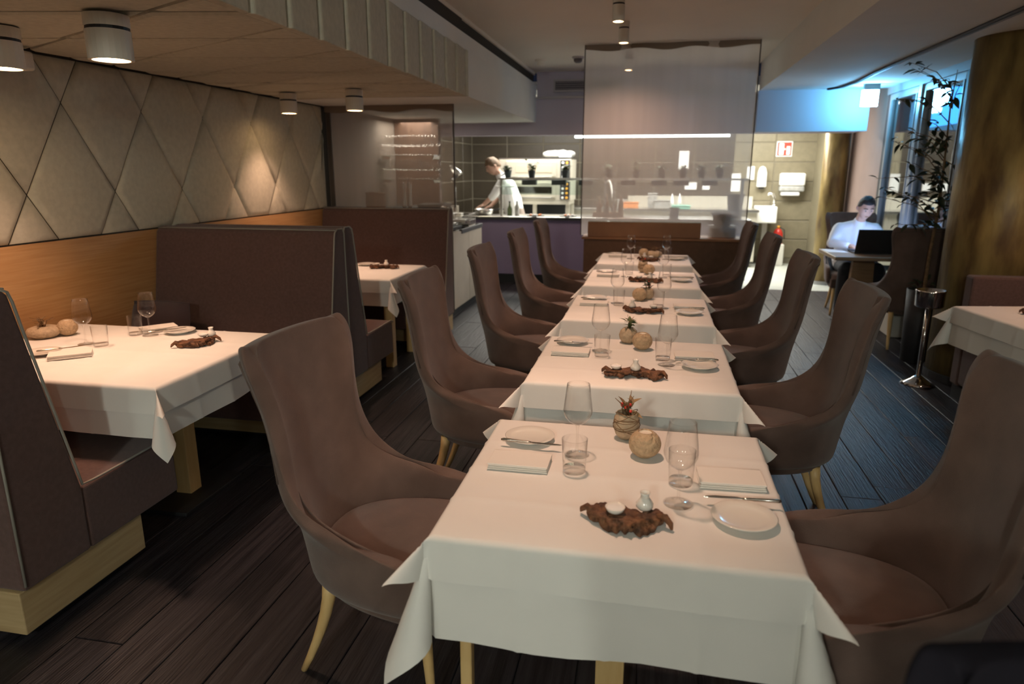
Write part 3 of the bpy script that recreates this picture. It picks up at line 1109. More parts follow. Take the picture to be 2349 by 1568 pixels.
def proto_vase(kind, seed):
    rs = random.Random(seed)
    t = thing('vase_arrangement', 'x', 'vase')
    if kind == 'egg':       # tall glass egg wound with twigs
        obj('vase', MB().lathe([(0, 0.002), (0.022, 0.0), (0.034, 0.014), (0.041, 0.036), (0.040, 0.062), (0.033, 0.086), (0.0315, 0.086), (0.038, 0.062), (0.039, 0.036), (0.032, 0.016), (0, 0.006)], 30), 'stone', t, smooth=True)
        for k in range(9):
            a0 = rs.random() * 6.28
            tl = rs.uniform(-0.5, 0.5)
            pts = []
            for i in range(15):
                a = a0 + 2 * math.pi * i / 14
                z = 0.035 + 0.03 * math.sin(a + k) * tl * 2 + 0.005 * k
                rr = 0.0435 - 0.25 * abs(z - 0.045) * 0.8
                pts.append((rr * math.cos(a), rr * math.sin(a), max(0.004, z)))
            obj('wound_twig', MB().tube(pts, 0.0012, 5), 'twig', t, smooth=True)
        top = 0.084
    elif kind == 'stone':   # low flat pebble bowl
        obj('vase', MB().lathe([(0, 0), (0.055, 0), (0.078, 0.018), (0.082, 0.030), (0.072, 0.046), (0.045, 0.055), (0.020, 0.055), (0.018, 0.045), (0, 0.042)], 30), 'stone', t, smooth=True)
        top = 0.054
    else:
        obj('vase', MB().lathe([(0, 0), (0.028, 0), (0.043, 0.018), (0.047, 0.038), (0.040, 0.060), (0.024, 0.074), (0.022, 0.074), (0.022, 0.06), (0, 0.05)], 30), 'stone', t, smooth=True)
        top = 0.073
    nb = 9 if kind == 'stone' else 7
    for k in range(nb):
        a = rs.random() * 6.28
        sp = rs.uniform(0.02, 0.075 if kind == 'stone' else 0.05)
        hh = rs.uniform(0.02, 0.07)
        p0 = (rs.uniform(-.012, .012), rs.uniform(-.012, .012), top - 0.02)
        p1 = (0.4 * sp * math.cos(a), 0.4 * sp * math.sin(a), top + hh * 0.55)
        p2 = (sp * math.cos(a + .3), sp * math.sin(a + .3), top + hh * (0.7 if kind == 'stone' else 1.0))
        obj('twig', MB().tube([p0, p1, p2], [0.0022, 0.0017, 0.001], 5), 'twig', t, smooth=True)
    lm = leaf_mesh(0.042, 0.017, 0.3)
    lmat = {'egg': 'leafdry', 'stone': 'leafdry', 'round': 'leafgreen', 'dark': 'leafdark'}[kind]
    l0 = None
    for k in range(16 if kind in ('round', 'dark') else 9):
        if l0 is None:
            l0 = obj('leaf', lm, lmat, t, smooth=True)
            o = l0
        else:
            o = l0.copy()
            COL.objects.link(o)
        o.location = (rs.uniform(-.016, .016), rs.uniform(-.016, .016), top + rs.uniform(-0.005, 0.035))
        o.rotation_euler = (rs.uniform(-.6, .6), rs.uniform(-1.1, 0.1), rs.random() * 6.28)
        s = rs.uniform(0.6, 1.15)
        o.scale = (s, s, s)
    if kind in ('egg', 'dark'):
        for k in range(7 if kind == 'egg' else 3):
            obj('berry', MB().ball((rs.uniform(-.018, .022), rs.uniform(-.022, .012), top + rs.uniform(0.012, 0.04)), 0.0052, n=8, m=6), 'berry', t, smooth=True)
    return t


def proto_drift(seed, L=0.20):
    rs = random.Random(seed)
    t = thing('driftwood_stand', 'x', 'driftwood')
    n, m = 46, 22
    rows = []
    off = Vector((seed * 3.1, 0, 0))
    for i in range(n + 1):
        u = i / n
        x = (u - 0.5) * L
        base = 0.021 * (max(0.0, 1 - abs(2 * u - 1) ** 3.5)) ** 0.7 + 0.004
        yc = 0.016 * math.sin(u * 5 + seed)
        r_ = []
        for k in range(m):
            a = 2 * math.pi * k / m
            q = Vector((x * 22, math.cos(a) * 1.1, math.sin(a) * 1.1)) + off
            f = 1 + 1.0 * noise.noise(q) + 0.65 * noise.noise(q * 2.6) + 0.35 * noise.noise(q * 6.0)
            f = max(0.28, f)
            zz = 0.72 * base * f * math.sin(a)
            r_.append((x, yc + 1.65 * base * f * math.cos(a), min(0.0262, max(0.0005, 0.014 + zz))))
        rows.append(r_)
    mb = MB().grid(rows, closed_v=True)
    mb.F.append(tuple(range(m - 1, -1, -1)))
    mb.F.append(tuple(range(n * m, n * m + m)))
    obj('wood', mb, 'drift', t, smooth=True)
    for s in (-1, 1):
        x0 = s * L * 0.40
        obj('knot', MB().tube([(x0, 0.0, 0.018), (x0 + s * 0.018, s * -0.016, 0.026), (x0 + s * 0.030, s * -0.026, 0.014), (x0 + s * 0.033, s * -0.034, 0.003)], [0.010, 0.009, 0.007, 0.003], 8), 'drift', t, smooth=True)
        obj('knot', MB().tube([(x0 - s * .03, 0.0, 0.018), (x0 - s * 0.02, 0.022, 0.024), (x0 - s * 0.006, 0.033, 0.012)], [0.010, 0.007, 0.003], 8), 'drift', t, smooth=True)
    return t


def proto_dish():
    t = thing('salt_dish', 'x', 'dish')
    obj('bowl', MB().lathe([(0, 0), (0.012, 0), (0.020, 0.006), (0.0245, 0.016), (0.0235, 0.0165), (0.018, 0.010), (0, 0.009)], 26), 'ceramic', t, smooth=True)
    obj('salt', MB().lathe([(0.0205, 0.0125), (0.012, 0.0145), (0, 0.015)], 20), 'paper', t, smooth=True)
    return t


def proto_pot():
    t = thing('oil_pot', 'x', 'jar')
    obj('body', MB().lathe([(0, 0), (0.016, 0), (0.021, 0.006), (0.0215, 0.014), (0.015, 0.024), (0.0105, 0.030)], 24), 'ceramic', t, smooth=True)
    obj('neck', MB().lathe([(0.0105, 0.029), (0.010, 0.036), (0.013, 0.044), (0.0115, 0.044), (0.008, 0.036), (0.008, 0.03)], 24), 'ceramic', t, smooth=True)
    return t


def maker(fn, *a):
    st = {}

    def put(loc, rz, label, group, rx=None):
        if 'o' not in st:
            st['o'] = fn(*a)
            o = st['o']
            o.location = loc
            o.rotation_euler = (0, 0, rz)
            o['label'] = label
            o['group'] = group
        else:
            o = dup(st['o'], loc, rz, label, group)
        if rx:
            o.rotation_euler = (rx[0], rx[1], rz)
        return o
    return put


wine = maker(proto_wine)
tumb = maker(proto_tumbler)
plate = maker(proto_plate)
knife = maker(proto_knife)
napk = maker(proto_napkin)
candle = maker(proto_candle)
vases = {k: maker(proto_vase, k, i + 3) for i, k in enumerate(('egg', 'stone', 'round', 'dark'))}
drifts = [maker(proto_drift, s, l) for s, l in ((2, 0.19), (5, 0.25), (9, 0.23))]
dish = maker(proto_dish)
pot = maker(proto_pot)

# per table offsets from the table centre (left place, right place)
LAY = [
    dict(pl=(-0.29, 0.225), wl=(-0.13, 0.135), tl=(-0.125, 0.015), nl=(-0.285, 0.03, 0), kl=(-0.275, 0.155, R(-3)), va=(0.01, 0.30), vk='egg', ca=(0.07, 0.165),
         wr=(0.16, -0.125), tr=(0.17, -0.005), pr=(0.315, -0.185), nr=(0.305, 0.03, R(3)), kr=(0.32, -0.105, R(183)), dr=(0.03, -0.245, R(4)), d=0, di=(-0.025, -0.01), po=(0.045, 0.025)),
    dict(pl=(-0.30, 0.27), wl=(-0.155, 0.14), tl=(-0.14, 0.04), nl=(-0.285, 0.06, 0), kl=(-0.29, 0.20, R(-3)), va=(-0.03, 0.33), vk='round', ca=(0.04, 0.21),
         wr=(0.15, -0.05), tr=(0.135, 0.035), pr=(0.29, -0.06), nr=(0.275, 0.09, R(2)), kr=(0.28, 0.00, R(183)), dr=(0.015, -0.245, R(2)), d=1, di=(-0.075, 0.0), po=(0.005, 0.0)),
    dict(pl=(-0.29, 0.25), wl=(-0.14, 0.13), tl=(-0.125, 0.06), nl=(-0.28, 0.05, 0), kl=(-0.28, 0.17, R(-2)), va=(0.05, 0.33), vk='dark', ca=(0.0, 0.26),
         wr=(0.15, 0.02), tr=(0.12, 0.05), pr=(0.30, -0.12), nr=(0.30, 0.05, R(2)), kr=(0.30, -0.04, R(182)), dr=(0.03, -0.12, R(-6)), d=2, di=(0.06, 0.0), po=(-0.065, 0.0)),
    dict(pl=(-0.29, 0.24), wl=(-0.13, 0.04), tl=(-0.11, 0.19), nl=(-0.27, 0.04, 0), kl=(-0.28, 0.16, R(-2)), va=(0.0, 0.32), vk='egg', ca=(0.05, 0.21),
         wr=(0.16, 0.04), tr=(0.19, 0.12), pr=(0.30, -0.10), nr=(0.30, 0.06, R(2)), kr=(0.30, -0.03, R(182)), dr=(0.03, -0.18, R(-5)), d=1, di=(-0.05, 0.0), po=(0.03, 0.0)),
    dict(pl=(-0.29, 0.25), wl=(-0.13, -0.04), tl=(-0.07, 0.12), nl=(-0.26, 0.10, 0), kl=(-0.28, 0.20, R(-2)), va=(0.09, 0.17), vk='stone', ca=(-0.01, 0.14),
         wr=(0.20, -0.03), tr=(0.22, 0.08), pr=(0.30, -0.02), nr=(0.32, 0.10, R(2)), kr=(0.31, 0.05, R(182)), dr=(0.04, -0.15, R(-8)), d=0, di=(0.02, 0.0), po=(-0.04, 0.01)),
]
for i, y in enumerate(TY):
    q = LAY[i]
    S = WHERE[i].replace(' of the row', '')

    def at(p, dz=0.0):
        return (TX + p[0], y + p[1], ZI + dz)
    for sd, nm in (('l', 'left'), ('r', 'right')):
        plate(at(q['p' + sd], 0.001), 0, 'white side plate at the %s place of %s in the row' % (nm, S), 'white side plates')
        wine(at(q['w' + sd]), 0, 'empty wine glass at the %s place of %s in the row' % (nm, S), 'wine glasses')
        tumb(at(q['t' + sd]), 0, 'water tumbler at the %s place of %s in the row' % (nm, S), 'water tumblers')
        n_ = q['n' + sd]
        napk(at(n_), n_[2], 'folded white napkin at the %s place of %s in the row' % (nm, S), 'folded white napkins')
        k_ = q['k' + sd]
        knife(at(k_, 0.0155), k_[2], 'butter knife lying across the %s side plate of %s in the row' % (nm, S), 'butter knives')
    candle(at(q['ca']), 0.4 * i, 'sand coloured ball tealight holder on %s in the row' % S, 'ball tealight holders')
    vases[q['vk']](at(q['va']), 0.9 * i, {'egg': 'twig-wound vase with red berries on %s', 'stone': 'flat pebble vase with dry sprigs on %s', 'round': 'stone vase with green herbs on %s', 'dark': 'stone vase with dark leaves on %s'}[q['vk']] % S, 'small vases')
    d_ = q['dr']
    drifts[q['d']](at(d_), d_[2], 'gnarled brown driftwood stand on %s in the row' % S, 'driftwood stands')
    dish((TX + d_[0] + q['di'][0], y + d_[1] + q['di'][1], ZI + 0.0265), 0, 'small white salt dish on the driftwood of %s' % S, 'salt dishes')
    pot((TX + d_[0] + q['po'][0], y + d_[1] + q['po'][1], ZI + 0.0265), 0, 'small white necked jar on the driftwood of %s' % S, 'small white jars')

# left booth table
S = 'the left booth table'
vases['stone']((-3.04, 2.87, ZI), 0.4, 'flat pebble vase with dry sprigs at the wall end of %s' % S, 'small vases')
candle((-2.955, 2.93, ZI), 0, 'sand coloured ball tealight holder on %s' % S, 'ball tealight holders')
wine((-2.71, 2.78, ZI), 0, 'wine glass nearest the oak wall on %s' % S, 'wine glasses')
tumb((-2.61, 2.765, ZI), 0, 'tumbler beside the near napkin on %s' % S, 'water tumblers')
plate((-2.76, 2.58, ZI + .001), 0, 'side plate at the near place of %s' % S, 'white side plates')
knife((-2.70, 2.62, ZI + 0.0155), R(48), 'butter knife across the near plate of %s' % S, 'butter knives')
napk((-2.60, 2.57, ZI), R(40), 'folded napkin at the near place of %s' % S, 'folded white napkins')
tumb((-2.61, 3.0, ZI), 0, 'tumbler beside the far wine glass on %s' % S, 'water tumblers')
wine((-2.525, 3.0, ZI), 0, 'wine glass in front of the dark cushion on %s' % S, 'wine glasses')
napk((-2.57, 3.12, ZI), R(50), 'folded napkin at the far place of %s' % S, 'folded white napkins')
plate((-2.42, 3.09, ZI + .001), 0, 'side plate at the far place of %s' % S, 'white side plates')
knife((-2.47, 3.06, ZI + 0.0155), R(50), 'butter knife across the far plate of %s' % S, 'butter knives')
drifts[0]((-2.17, 2.88, ZI), R(62), 'driftwood stand near the aisle end of %s' % S, 'driftwood stands')
dish((-2.165, 2.93, ZI + 0.027), 0, 'white salt dish on the driftwood of %s' % S, 'salt dishes')
pot((-2.14, 2.96, ZI + 0.026), 0, 'white necked jar on the driftwood of %s' % S, 'small white jars')
# far booth table
S = 'the far booth table'
wine((-2.62, 5.66, ZI), 0, 'wine glass beside the partition on %s' % S, 'wine glasses')
tumb((-2.70, 5.60, ZI), 0, 'tumbler half hidden by the partition on %s' % S, 'water tumblers')
candle((-2.70, 5.72, ZI), 0, 'ball tealight holder half hidden on %s' % S, 'ball tealight holders')
plate((-2.50, 5.73, ZI + .001), 0, 'side plate on %s' % S, 'white side plates')
drifts[1]((-2.27, 5.58, ZI), R(10), 'driftwood stand on %s' % S, 'driftwood stands')
dish((-2.33, 5.57, ZI + 0.027), 0, 'white salt dish on the driftwood of %s' % S, 'salt dishes')
pot((-2.25, 5.58, ZI + 0.027), 0, 'white necked jar on the driftwood of %s' % S, 'small white jars')
# right edge table
S = 'the table at the right edge'
drifts[2]((2.29, 4.47, ZI), R(-20), 'driftwood stand cut by the right edge on %s' % S, 'driftwood stands')
pot((2.29, 4.47, ZI + 0.027), 0, 'white necked jar on the driftwood of %s' % S, 'small white jars')

# ================================================================== SCREENS
def screen(name, label, x0, x1, y, z0, z1, m, waves, edges, seed=0):
    t = thing(name, label, 'screen', (0.5 * (x0 + x1), y, z0))
    w = (x1 - x0) / 2
    H = z1 - z0
    rows = []
    for i in range(49):
        u = -w + 2 * w * i / 48
        d = waves * (math.sin(u * 9 + seed) + 0.5 * math.sin(u * 23 + 1))
        rows.append([(u, d * k / 4, H * k / 4) for k in range(5)])
    obj('gauze', MB().grid(rows), m, t, smooth=True, fix=False)
    rows = []
    for i in range(49):
        u = -w + 2 * w * i / 48
        d = waves * 2 * math.sin(u * 14 + seed)
        h = 0.055 + 0.012 * math.sin(u * 11 + seed)
        rows.append([(u, d - 0.012, H - h), (u, d - 0.014, H - h * 0.5), (u, d - 0.012, H - 0.001)])
    obj('top_band', MB().grid(rows), 'bandcloth', t, smooth=True, fix=False)
    for x, wd in edges:
        B('edge_rod', x - wd, x + wd, -0.012, 0.012, 0.0, H - 0.001, 'screenedge', t, bevel=0.002)
    return t


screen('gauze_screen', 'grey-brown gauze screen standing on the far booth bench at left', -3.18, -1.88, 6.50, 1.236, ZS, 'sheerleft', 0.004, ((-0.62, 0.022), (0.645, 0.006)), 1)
screen('gauze_screen', 'large hanging gauze screen in front of the kitchen pass', -0.760, 0.950, 7.47, 0.905, ZC - 0.002, 'sheer', 0.006, ((-0.852, 0.0045), (0.852, 0.0045)), 2)

t = thing('low_divider', 'brown low divider wall under the large gauze screen', 'divider', (0.09, 7.32, 0))
B('body', -0.80, 0.80, 0.0, 0.36, 0.06, 0.875, 'rosebrown', t, bevel=0.01)
B('cap', -0.82, 0.82, -0.015, 0.375, 0.876, 0.902, 'boxbrown', t, bevel=0.004)
B('kickboard', -0.77, 0.77, 0.02, 0.33, 0.0, 0.059, 'black', t)
t = thing('display_box', 'brown wooden box on the divider behind the farthest table', 'box', (-0.09, 7.39, 0.903))
B('front_board', -0.58, 0.58, -0.06, -0.045, 0, 0.155, 'boxbrown', t, bevel=0.003)
B('back_board', -0.58, 0.58, 0.04, 0.055, 0, 0.155, 'boxbrown', t, bevel=0.003)
B('side_board', -0.58, -0.565, -0.044, 0.039, 0, 0.155, 'boxbrown', t, bevel=0.003)
B('side_board', 0.565, 0.58, -0.044, 0.039, 0, 0.155, 'boxbrown', t, bevel=0.003)
B('glass_lid', -0.575, 0.575, -0.055, 0.05, 0.156, 0.162, 'shelfglass', t)
t = thing('ice_tub', 'black tub with a flared rim on the divider behind the gauze', 'tub', (0.72, 7.60, 0.903))
B('stand', -0.13, 0.14, -0.09, 0.09, 0, 0.12, 'charcoal', t, bevel=0.01)
obj('tub', MB().lathe([(0, 0.12), (0.085, 0.12), (0.10, 0.22), (0.122, 0.235), (0.122, 0.25), (0.105, 0.25), (0.095, 0.235), (0, 0.15)], 24), 'charcoal', t, smooth=True)

# ================================================================== SIDEBOARD
t = thing('sideboard', 'cream sideboard with dark worktop beside the far booth', 'sideboard', (-2.08, 6.70, 0))
B('carcass', -0.55, -0.022, 0.02, 1.64, 0.09, 0.945, 'cabinet', t, bevel=0.003)
B('kickboard', -0.56, -0.05, 0.04, 1.60, 0.0, 0.089, 'black', t)
B('end_panel', -0.55, 0.0, 0.0, 0.019, 0.0, 1.20, 'cabinet', t, bevel=0.003)
for a, b in ((0.024, 0.36), (0.366, 1.02), (1.026, 1.636)):
    d = B('door', -0.021, 0.0, a, b, 0.10, 0.93, 'cabinet', t, bevel=0.003)
B('worktop', -0.555, 0.008, 0.0195, 0.70, 0.965, 0.995, 'black', t, bevel=0.003)
B('worktop', -0.555, 0.008, 0.70, 1.66, 0.90, 0.945, 'charcoal', t, bevel=0.003)
t = thing('mixer_tap', 'chrome tap on the sideboard beside the wire rack', 'tap', (-2.25, 7.15, 0.996))
obj('spout', MB().tube([(0, 0, 0), (0, 0, 0.16), (0.02, 0, 0.20), (0.06, 0, 0.21), (0.10, 0, 0.19), (0.11, 0, 0.15)], 0.012, 10), 'chrome', t, smooth=True)
obj('lever', MB().tube([(0, 0, 0.07), (0, -0.05, 0.10), (0, -0.09, 0.12)], [0.009, 0.007, 0.005], 8), 'chrome', t, smooth=True)
obj('base', MB().lathe([(0, 0), (0.028, 0), (0.026, 0.02), (0.014, 0.03)], 16), 'chrome', t, smooth=True)
t = thing('coffee_machine', 'dark countertop machine behind the chrome tap', 'machine', (-2.45, 7.42, 0.947))
B('housing', -0.14, 0.16, 0.0, 0.34, 0.05, 0.27, 'charcoal', t, bevel=0.01)
B('drip_tray', -0.14, 0.22, 0.02, 0.32, 0.0, 0.05, 'steel', t, bevel=0.004)
B('display', 0.161, 0.165, 0.10, 0.24, 0.17, 0.24, 'darkglass', t)
t = thing('wire_rack', 'white wire glass rack on the sideboard end', 'rack', (-2.21, 7.95, 0.946))
for z in (0.004, 0.07, 0.14):
    obj('hoop', MB().tube([(-0.11, -0.15, z), (0.11, -0.15, z), (0.11, 0.15, z), (-0.11, 0.15, z), (-0.11, -0.15, z)], 0.0035, 5), 'white', t)
for k in range(5):
    for sx in (-0.11, 0.11):
        obj('wire', MB().tube([(sx, -0.15 + 0.075 * k, 0.0), (sx, -0.15 + 0.075 * k, 0.14)], 0.003, 5), 'white', t)

# shelves with glasses behind the left gauze
wb = struct(B('wall_pantry', -3.2, -3.185, 6.6, 9.28, 0, ZS, 'greywall'))
wb2 = struct(B('wall_pantry_rear', -3.18, -2.62, 8.35, 8.45, 0, ZS, 'panelwood'))
t = thing('back_bar', 'dark back bar counter behind the left gauze screen', 'counter', (-2.88, 7.5, 0))
B('body', -0.28, 0.20, -0.7, 0.7, 0.05, 1.13, 'panelwood', t)
B('worktop', -0.285, 0.22, -0.72, 0.72, 1.131, 1.165, 'charcoal', t, bevel=0.004)
shz = (1.47, 1.74)
for zz, nm in zip(shz, ('lower', 'upper')):
    t = thing('glass_shelf', '%s glass shelf of stemware behind the left gauze screen' % nm, 'shelf', (-2.86, 7.9, zz))
    B('shelf_board', -0.30, 0.36, -0.10, 0.16, 0, 0.012, 'shelfglass', t)
    B('bracket', -0.29, -0.275, -0.08, 0.15, -0.03, 0, 'steel', t)
    B('bracket', 0.33, 0.345, -0.08, 0.15, -0.03, 0, 'steel', t)
    for k in range(9):
        for j in range(2):
            wine((-3.12 + k * 0.076, 7.86 + 0.1 * j, zz + 0.013), k, '%s wine glass from the left in the %s row of the %s pantry shelf' % (('first', 'second', 'third', 'fourth', 'fifth', 'sixth', 'seventh', 'eighth', 'ninth')[k], ('front', 'rear')[j], nm), 'wine glasses on the pantry shelves, %s' % nm)
t = thing('pickling_jar', 'big brown glazed jar behind the left gauze screen', 'jar', (-2.93, 7.05, 1.166))
obj('body', MB().lathe([(0, 0), (0.08, 0), (0.105, 0.04), (0.11, 0.10), (0.10, 0.15), (0.105, 0.17), (0.095, 0.17), (0.09, 0.15), (0, 0.12)], 24), 'boxbrown', t, smooth=True)
obj('rim', MB().lathe([(0.095, 0.165), (0.112, 0.17), (0.112, 0.19), (0.09, 0.19)], 24), 'boxbrown', t, smooth=True)
for k in (0, 1):
    t = thing('pepper_mill', ('left', 'right')[k] + ' tall steel mill behind the left gauze screen', 'mill', (-2.70 + 0.065 * k, 7.30, 1.166), 0, 'steel mills')
    obj('shaft', MB().lathe([(0, 0), (0.024, 0), (0.022, 0.05), (0.020, 0.20), (0.023, 0.22)], 18), 'steel', t, smooth=True)
    obj('head', MB().lathe([(0.023, 0.222), (0.026, 0.25), (0.022, 0.28), (0, 0.29)], 18), 'steel', t, smooth=True)

# ================================================================== KITCHEN
YC = 9.55
t = thing('kitchen_counter', 'kitchen pass counter with violet front panel', 'counter', (0, YC, 0))
B('front_panel', -2.62, 1.25, 0.0, 0.03, 0.14, 0.905, 'purplecounter', t)
B('body', -2.60, 1.24, 0.031, 0.55, 0.14, 0.905, 'charcoal', t)
B('kickboard', -2.55, 1.20, 0.06, 0.5, 0.0, 0.139, 'black', t)
B('worktop', -2.65, 1.27, -0.03, 0.58, 0.906, 0.95, 'steel', t, bevel=0.004)
B('worktop_edge', -2.65, 1.27, -0.042, -0.031, 0.91, 0.945, 'black', t)
t = thing('pass_shelf', 'raised glass herb shelf on posts above the kitchen counter', 'shelf', (0, YC + 0.12, 0.951))
B('shelf_board', -2.14, 1.20, -0.10, 0.16, 0.505, 0.525, 'shelfglass', t, bevel=0.003)
B('front_rail', -2.14, 1.20, -0.112, -0.101, 0.502, 0.528, 'steel', t)
for x in (-2.12, -0.66, -0.54, 1.14):
    B('post', x - 0.018, x + 0.018, -0.02, 0.02, 0.0, 0.504, 'steel', t, bevel=0.003)
for k, x in enumerate((-1.72, -1.30, -0.92, -0.60 + 0.25, 0.06, 0.35, 0.72)):
    B('heat_lamp', x - 0.10, x + 0.10, -0.04, 0.08, 0.43, 0.50, 'charcoal', t, bevel=0.004)
B('glass_guard', -2.10, -0.68, -0.112, -0.106, 0.30, 0.50, 'shelfglass', t)
B('side_ledge', -2.20, -1.92, -0.06, 0.06, 0.40, 0.412, 'white', t)


def herb_pot(x, label, tall, seed, n):
    rs = random.Random(seed)
    t = thing('herb_pot', label, 'potted herb', (x, YC + 0.15, 0.951 + 0.526), 0, 'herb pots on the kitchen pass shelf')
    obj('pot', MB().lathe([(0, 0), (0.040, 0), (0.052, 0.09), (0.056, 0.09), (0.056, 0.105), (0.048, 0.105), (0.046, 0.085), (0, 0.085)], 18), 'charcoal', t, smooth=True)
    l0 = None
    for k in range(n):
        a = rs.random() * 6.28
        sp = rs.uniform(0.01, 0.05) * (1.6 if tall else 1)
        hh = rs.uniform(0.03, 0.16 if tall else 0.07)
        tip = (sp * math.cos(a), sp * math.sin(a), 0.095 + hh)
        obj('stem', MB().tube([(0.01 * math.cos(a), 0.01 * math.sin(a), 0.085), tip], [0.002, 0.001], 4), 'leafgreen', t)
        for q in range(3):
            if l0 is None:
                l0 = obj('leaf', leaf_mesh(0.06, 0.034, 0.3, 3), 'leafgreen', t, smooth=True)
                o = l0
            else:
                o = l0.copy()
                COL.objects.link(o)
            u = 0.5 + 0.25 * q
            o.location = (tip[0] * u, tip[1] * u, 0.09 + hh * u)
            o.rotation_euler = (0, rs.uniform(-0.8, 0.3), rs.random() * 6.28)
    return t


for i, (x, tl, lb) in enumerate(((-2.03, 0, 'short herb in a black pot beside the standing chef'), (-1.69, 1, 'tall airy herb in a black pot in front of the oven'), (-1.22, 0, 'short herb in a black pot by the left edge of the large gauze'),
                                 (-0.62, 0, 'first herb pot from the left behind the large gauze'), (-0.25, 1, 'second herb pot from the left behind the large gauze'), (0.09, 0, 'third herb pot from the left behind the large gauze'),
                                 (0.37, 0, 'fourth herb pot from the left behind the large gauze'), (0.61, 0, 'fifth herb pot from the left behind the large gauze'), (0.84, 0, 'sixth herb pot from the left behind the large gauze'))):
    herb_pot(x, lb, tl, 30 + i, 16 if tl else 14)

t = thing('deck_oven', 'double deck steel oven on a stand behind the herb shelf', 'oven', (-1.87, 11.0, 0))
for sx in (-0.55, 0.0, 0.53):
    B('stand_leg', sx - 0.03, sx + 0.03, 0.02, 0.08, 0.0, 1.05, 'ovensteel', t)
for sx in (-0.55, 0.53):
    B('stand_leg', sx - 0.03, sx + 0.03, 0.62, 0.68, 0.0, 1.05, 'ovensteel', t)
B('stand_rail', -0.58, 0.56, 0.0, 0.70, 1.05, 1.104, 'ovensteel', t)
B('stand_back', -0.5, 0.5, 0.6, 0.62, 0.3, 1.04, 'black', t)
for z0, nm in ((1.105, 0), (1.430, 1)):
    d = B('deck', -0.58, 0.58, 0.0, 0.7, z0, z0 + 0.316, 'ovensteel', t, bevel=0.006)
    B('door', -0.46, 0.34, -0.016, -0.001, z0 + 0.05, z0 + 0.285, 'ovensteel', d, bevel=0.004)
    B('window', -0.30, 0.28, -0.021, -0.017, z0 + 0.115, z0 + 0.22, 'boxcream' if nm else 'darkglass', d)
    obj('handle', MB().tube([(-0.40, -0.017, z0 + 0.05), (-0.40, -0.06, z0 + 0.05), (0.28, -0.06, z0 + 0.05), (0.28, -0.017, z0 + 0.05)], 0.011, 8), 'steel', d)
    B('control_panel', 0.41, 0.56, -0.008, -0.001, z0 + 0.02, z0 + 0.30, 'charcoal', d)
    for r_ in range(4):
        for c_ in range(2):
            obj('knob', MB().lathe([(0, 0), (0.020, 0), (0.017, 0.018), (0, 0.018)], 10), 'amber' if c_ else 'white', d).location = (0.45 + 0.065 * c_, -0.009, z0 + 0.05 + 0.07 * r_)
            bpy.context.scene.collection.objects[-1].rotation_euler = (R(90), 0, 0)
B('top_hood', -0.58, 0.58, 0.0, 0.7, 1.746, 1.765, 'steel', t)
t = thing('plastic_wrapped_tray', 'crumpled clear plastic bag of tubs on top of the oven', 'bag', (-1.52, 11.25, 1.766))
rows = []
for i in range(13):
    a = math.pi * i / 12
    rows.append([(0.26 * -math.cos(a) * (1 + 0.08 * noise.noise(Vector((i, k * .7, 1)))), 0.16 * math.sin(a) * math.cos(2 * math.pi * k / 12), 0.062 + 0.062 * math.sin(a) ** 0.6 * math.sin(2 * math.pi * k / 12) * (1 + 0.25 * noise.noise(Vector((i * .8, k, 4))))) for k in range(12)])
obj('bag', MB().grid(rows, closed_v=True), 'plasticclear', t, smooth=True)
B('tub', 0.02, 0.22, -0.17, -0.15, 0.01, 0.10, 'bluewall', t, bevel=0.01)

t = thing('light_strip', 'long bright tube light under the kitchen bulkhead behind the gauze', 'tube light', (-0.08, 9.75, 2.045))
B('diffuser', -1.02, 1.02, -0.035, 0.035, -0.035, 0.0, 'stripglow', t, bevel=0.006)
B('housing', -1.03, 1.03, -0.045, 0.045, 0.001, 0.03, 'white', t)
B('end_cap', 1.021, 1.04, -0.04, 0.04, -0.045, 0.0, 'white', t)
B('bracket', -0.9, -0.86, -0.02, 0.02, 0.03, 0.575, 'steel', t)
B('bracket', 0.86, 0.9, -0.02, 0.02, 0.03, 0.575, 'steel', t)

t = thing('desk_lamp', 'grey angled work lamp at the left end of the kitchen counter', 'lamp', (-2.60, 9.0, 0.0))
YLP = 0.0
obj('stem', MB().tube([(0, 0, 0.96), (0.0, 0, 1.30), (-0.02, 0, 1.52)], 0.009, 8), 'steel', t, smooth=True)
sh = MB().lathe([(0.012, 0.17), (0.02, 0.15), (0.055, 0.11), (0.085, 0.04), (0.095, 0.0), (0.090, 0.0), (0.08, 0.04), (0.05, 0.10), (0.01, 0.14)], 20)
o = obj('shade', sh, 'steel', t, smooth=True)
o.location = (0.02, 0, 1.50)
o.rotation_euler = (0, R(-32), 0)
obj('base', MB().lathe([(0, 0.95), (0.08, 0.95), (0.08, 0.965), (0, 0.97)], 18), 'steel', t)
light('work_lamp_beam', 'SPOT', (-2.54, 9.0, 1.49), 8, (1.0, 0.85, 0.6), (0, R(-32), 0), 0.04, 110, 0.6)
t = thing('work_table', 'steel work table at the left end of the kitchen', 'table', (-2.85, 9.02, 0))
B('top', -0.32, 0.42, -0.16, 0.22, 0.915, 0.948, 'steel', t, bevel=0.004)
for sx in (-0.28, 0.38):
    B('leg', sx - 0.02, sx + 0.02, 0.12, 0.16, 0, 0.914, 'steel', t)
    B('leg', sx - 0.02, sx + 0.02, -0.13, -0.09, 0, 0.914, 'steel', t)
t = thing('kitchen_scale', 'small white kitchen scale below the work lamp', 'scale', (-2.62, 9.10, 0.972))
B('body', -0.08, 0.08, -0.06, 0.06, 0.0, 0.05, 'white', t, bevel=0.006)
B('dial', -0.05, 0.05, -0.065, -0.06, 0.052, 0.15, 'white', t, bevel=0.004)
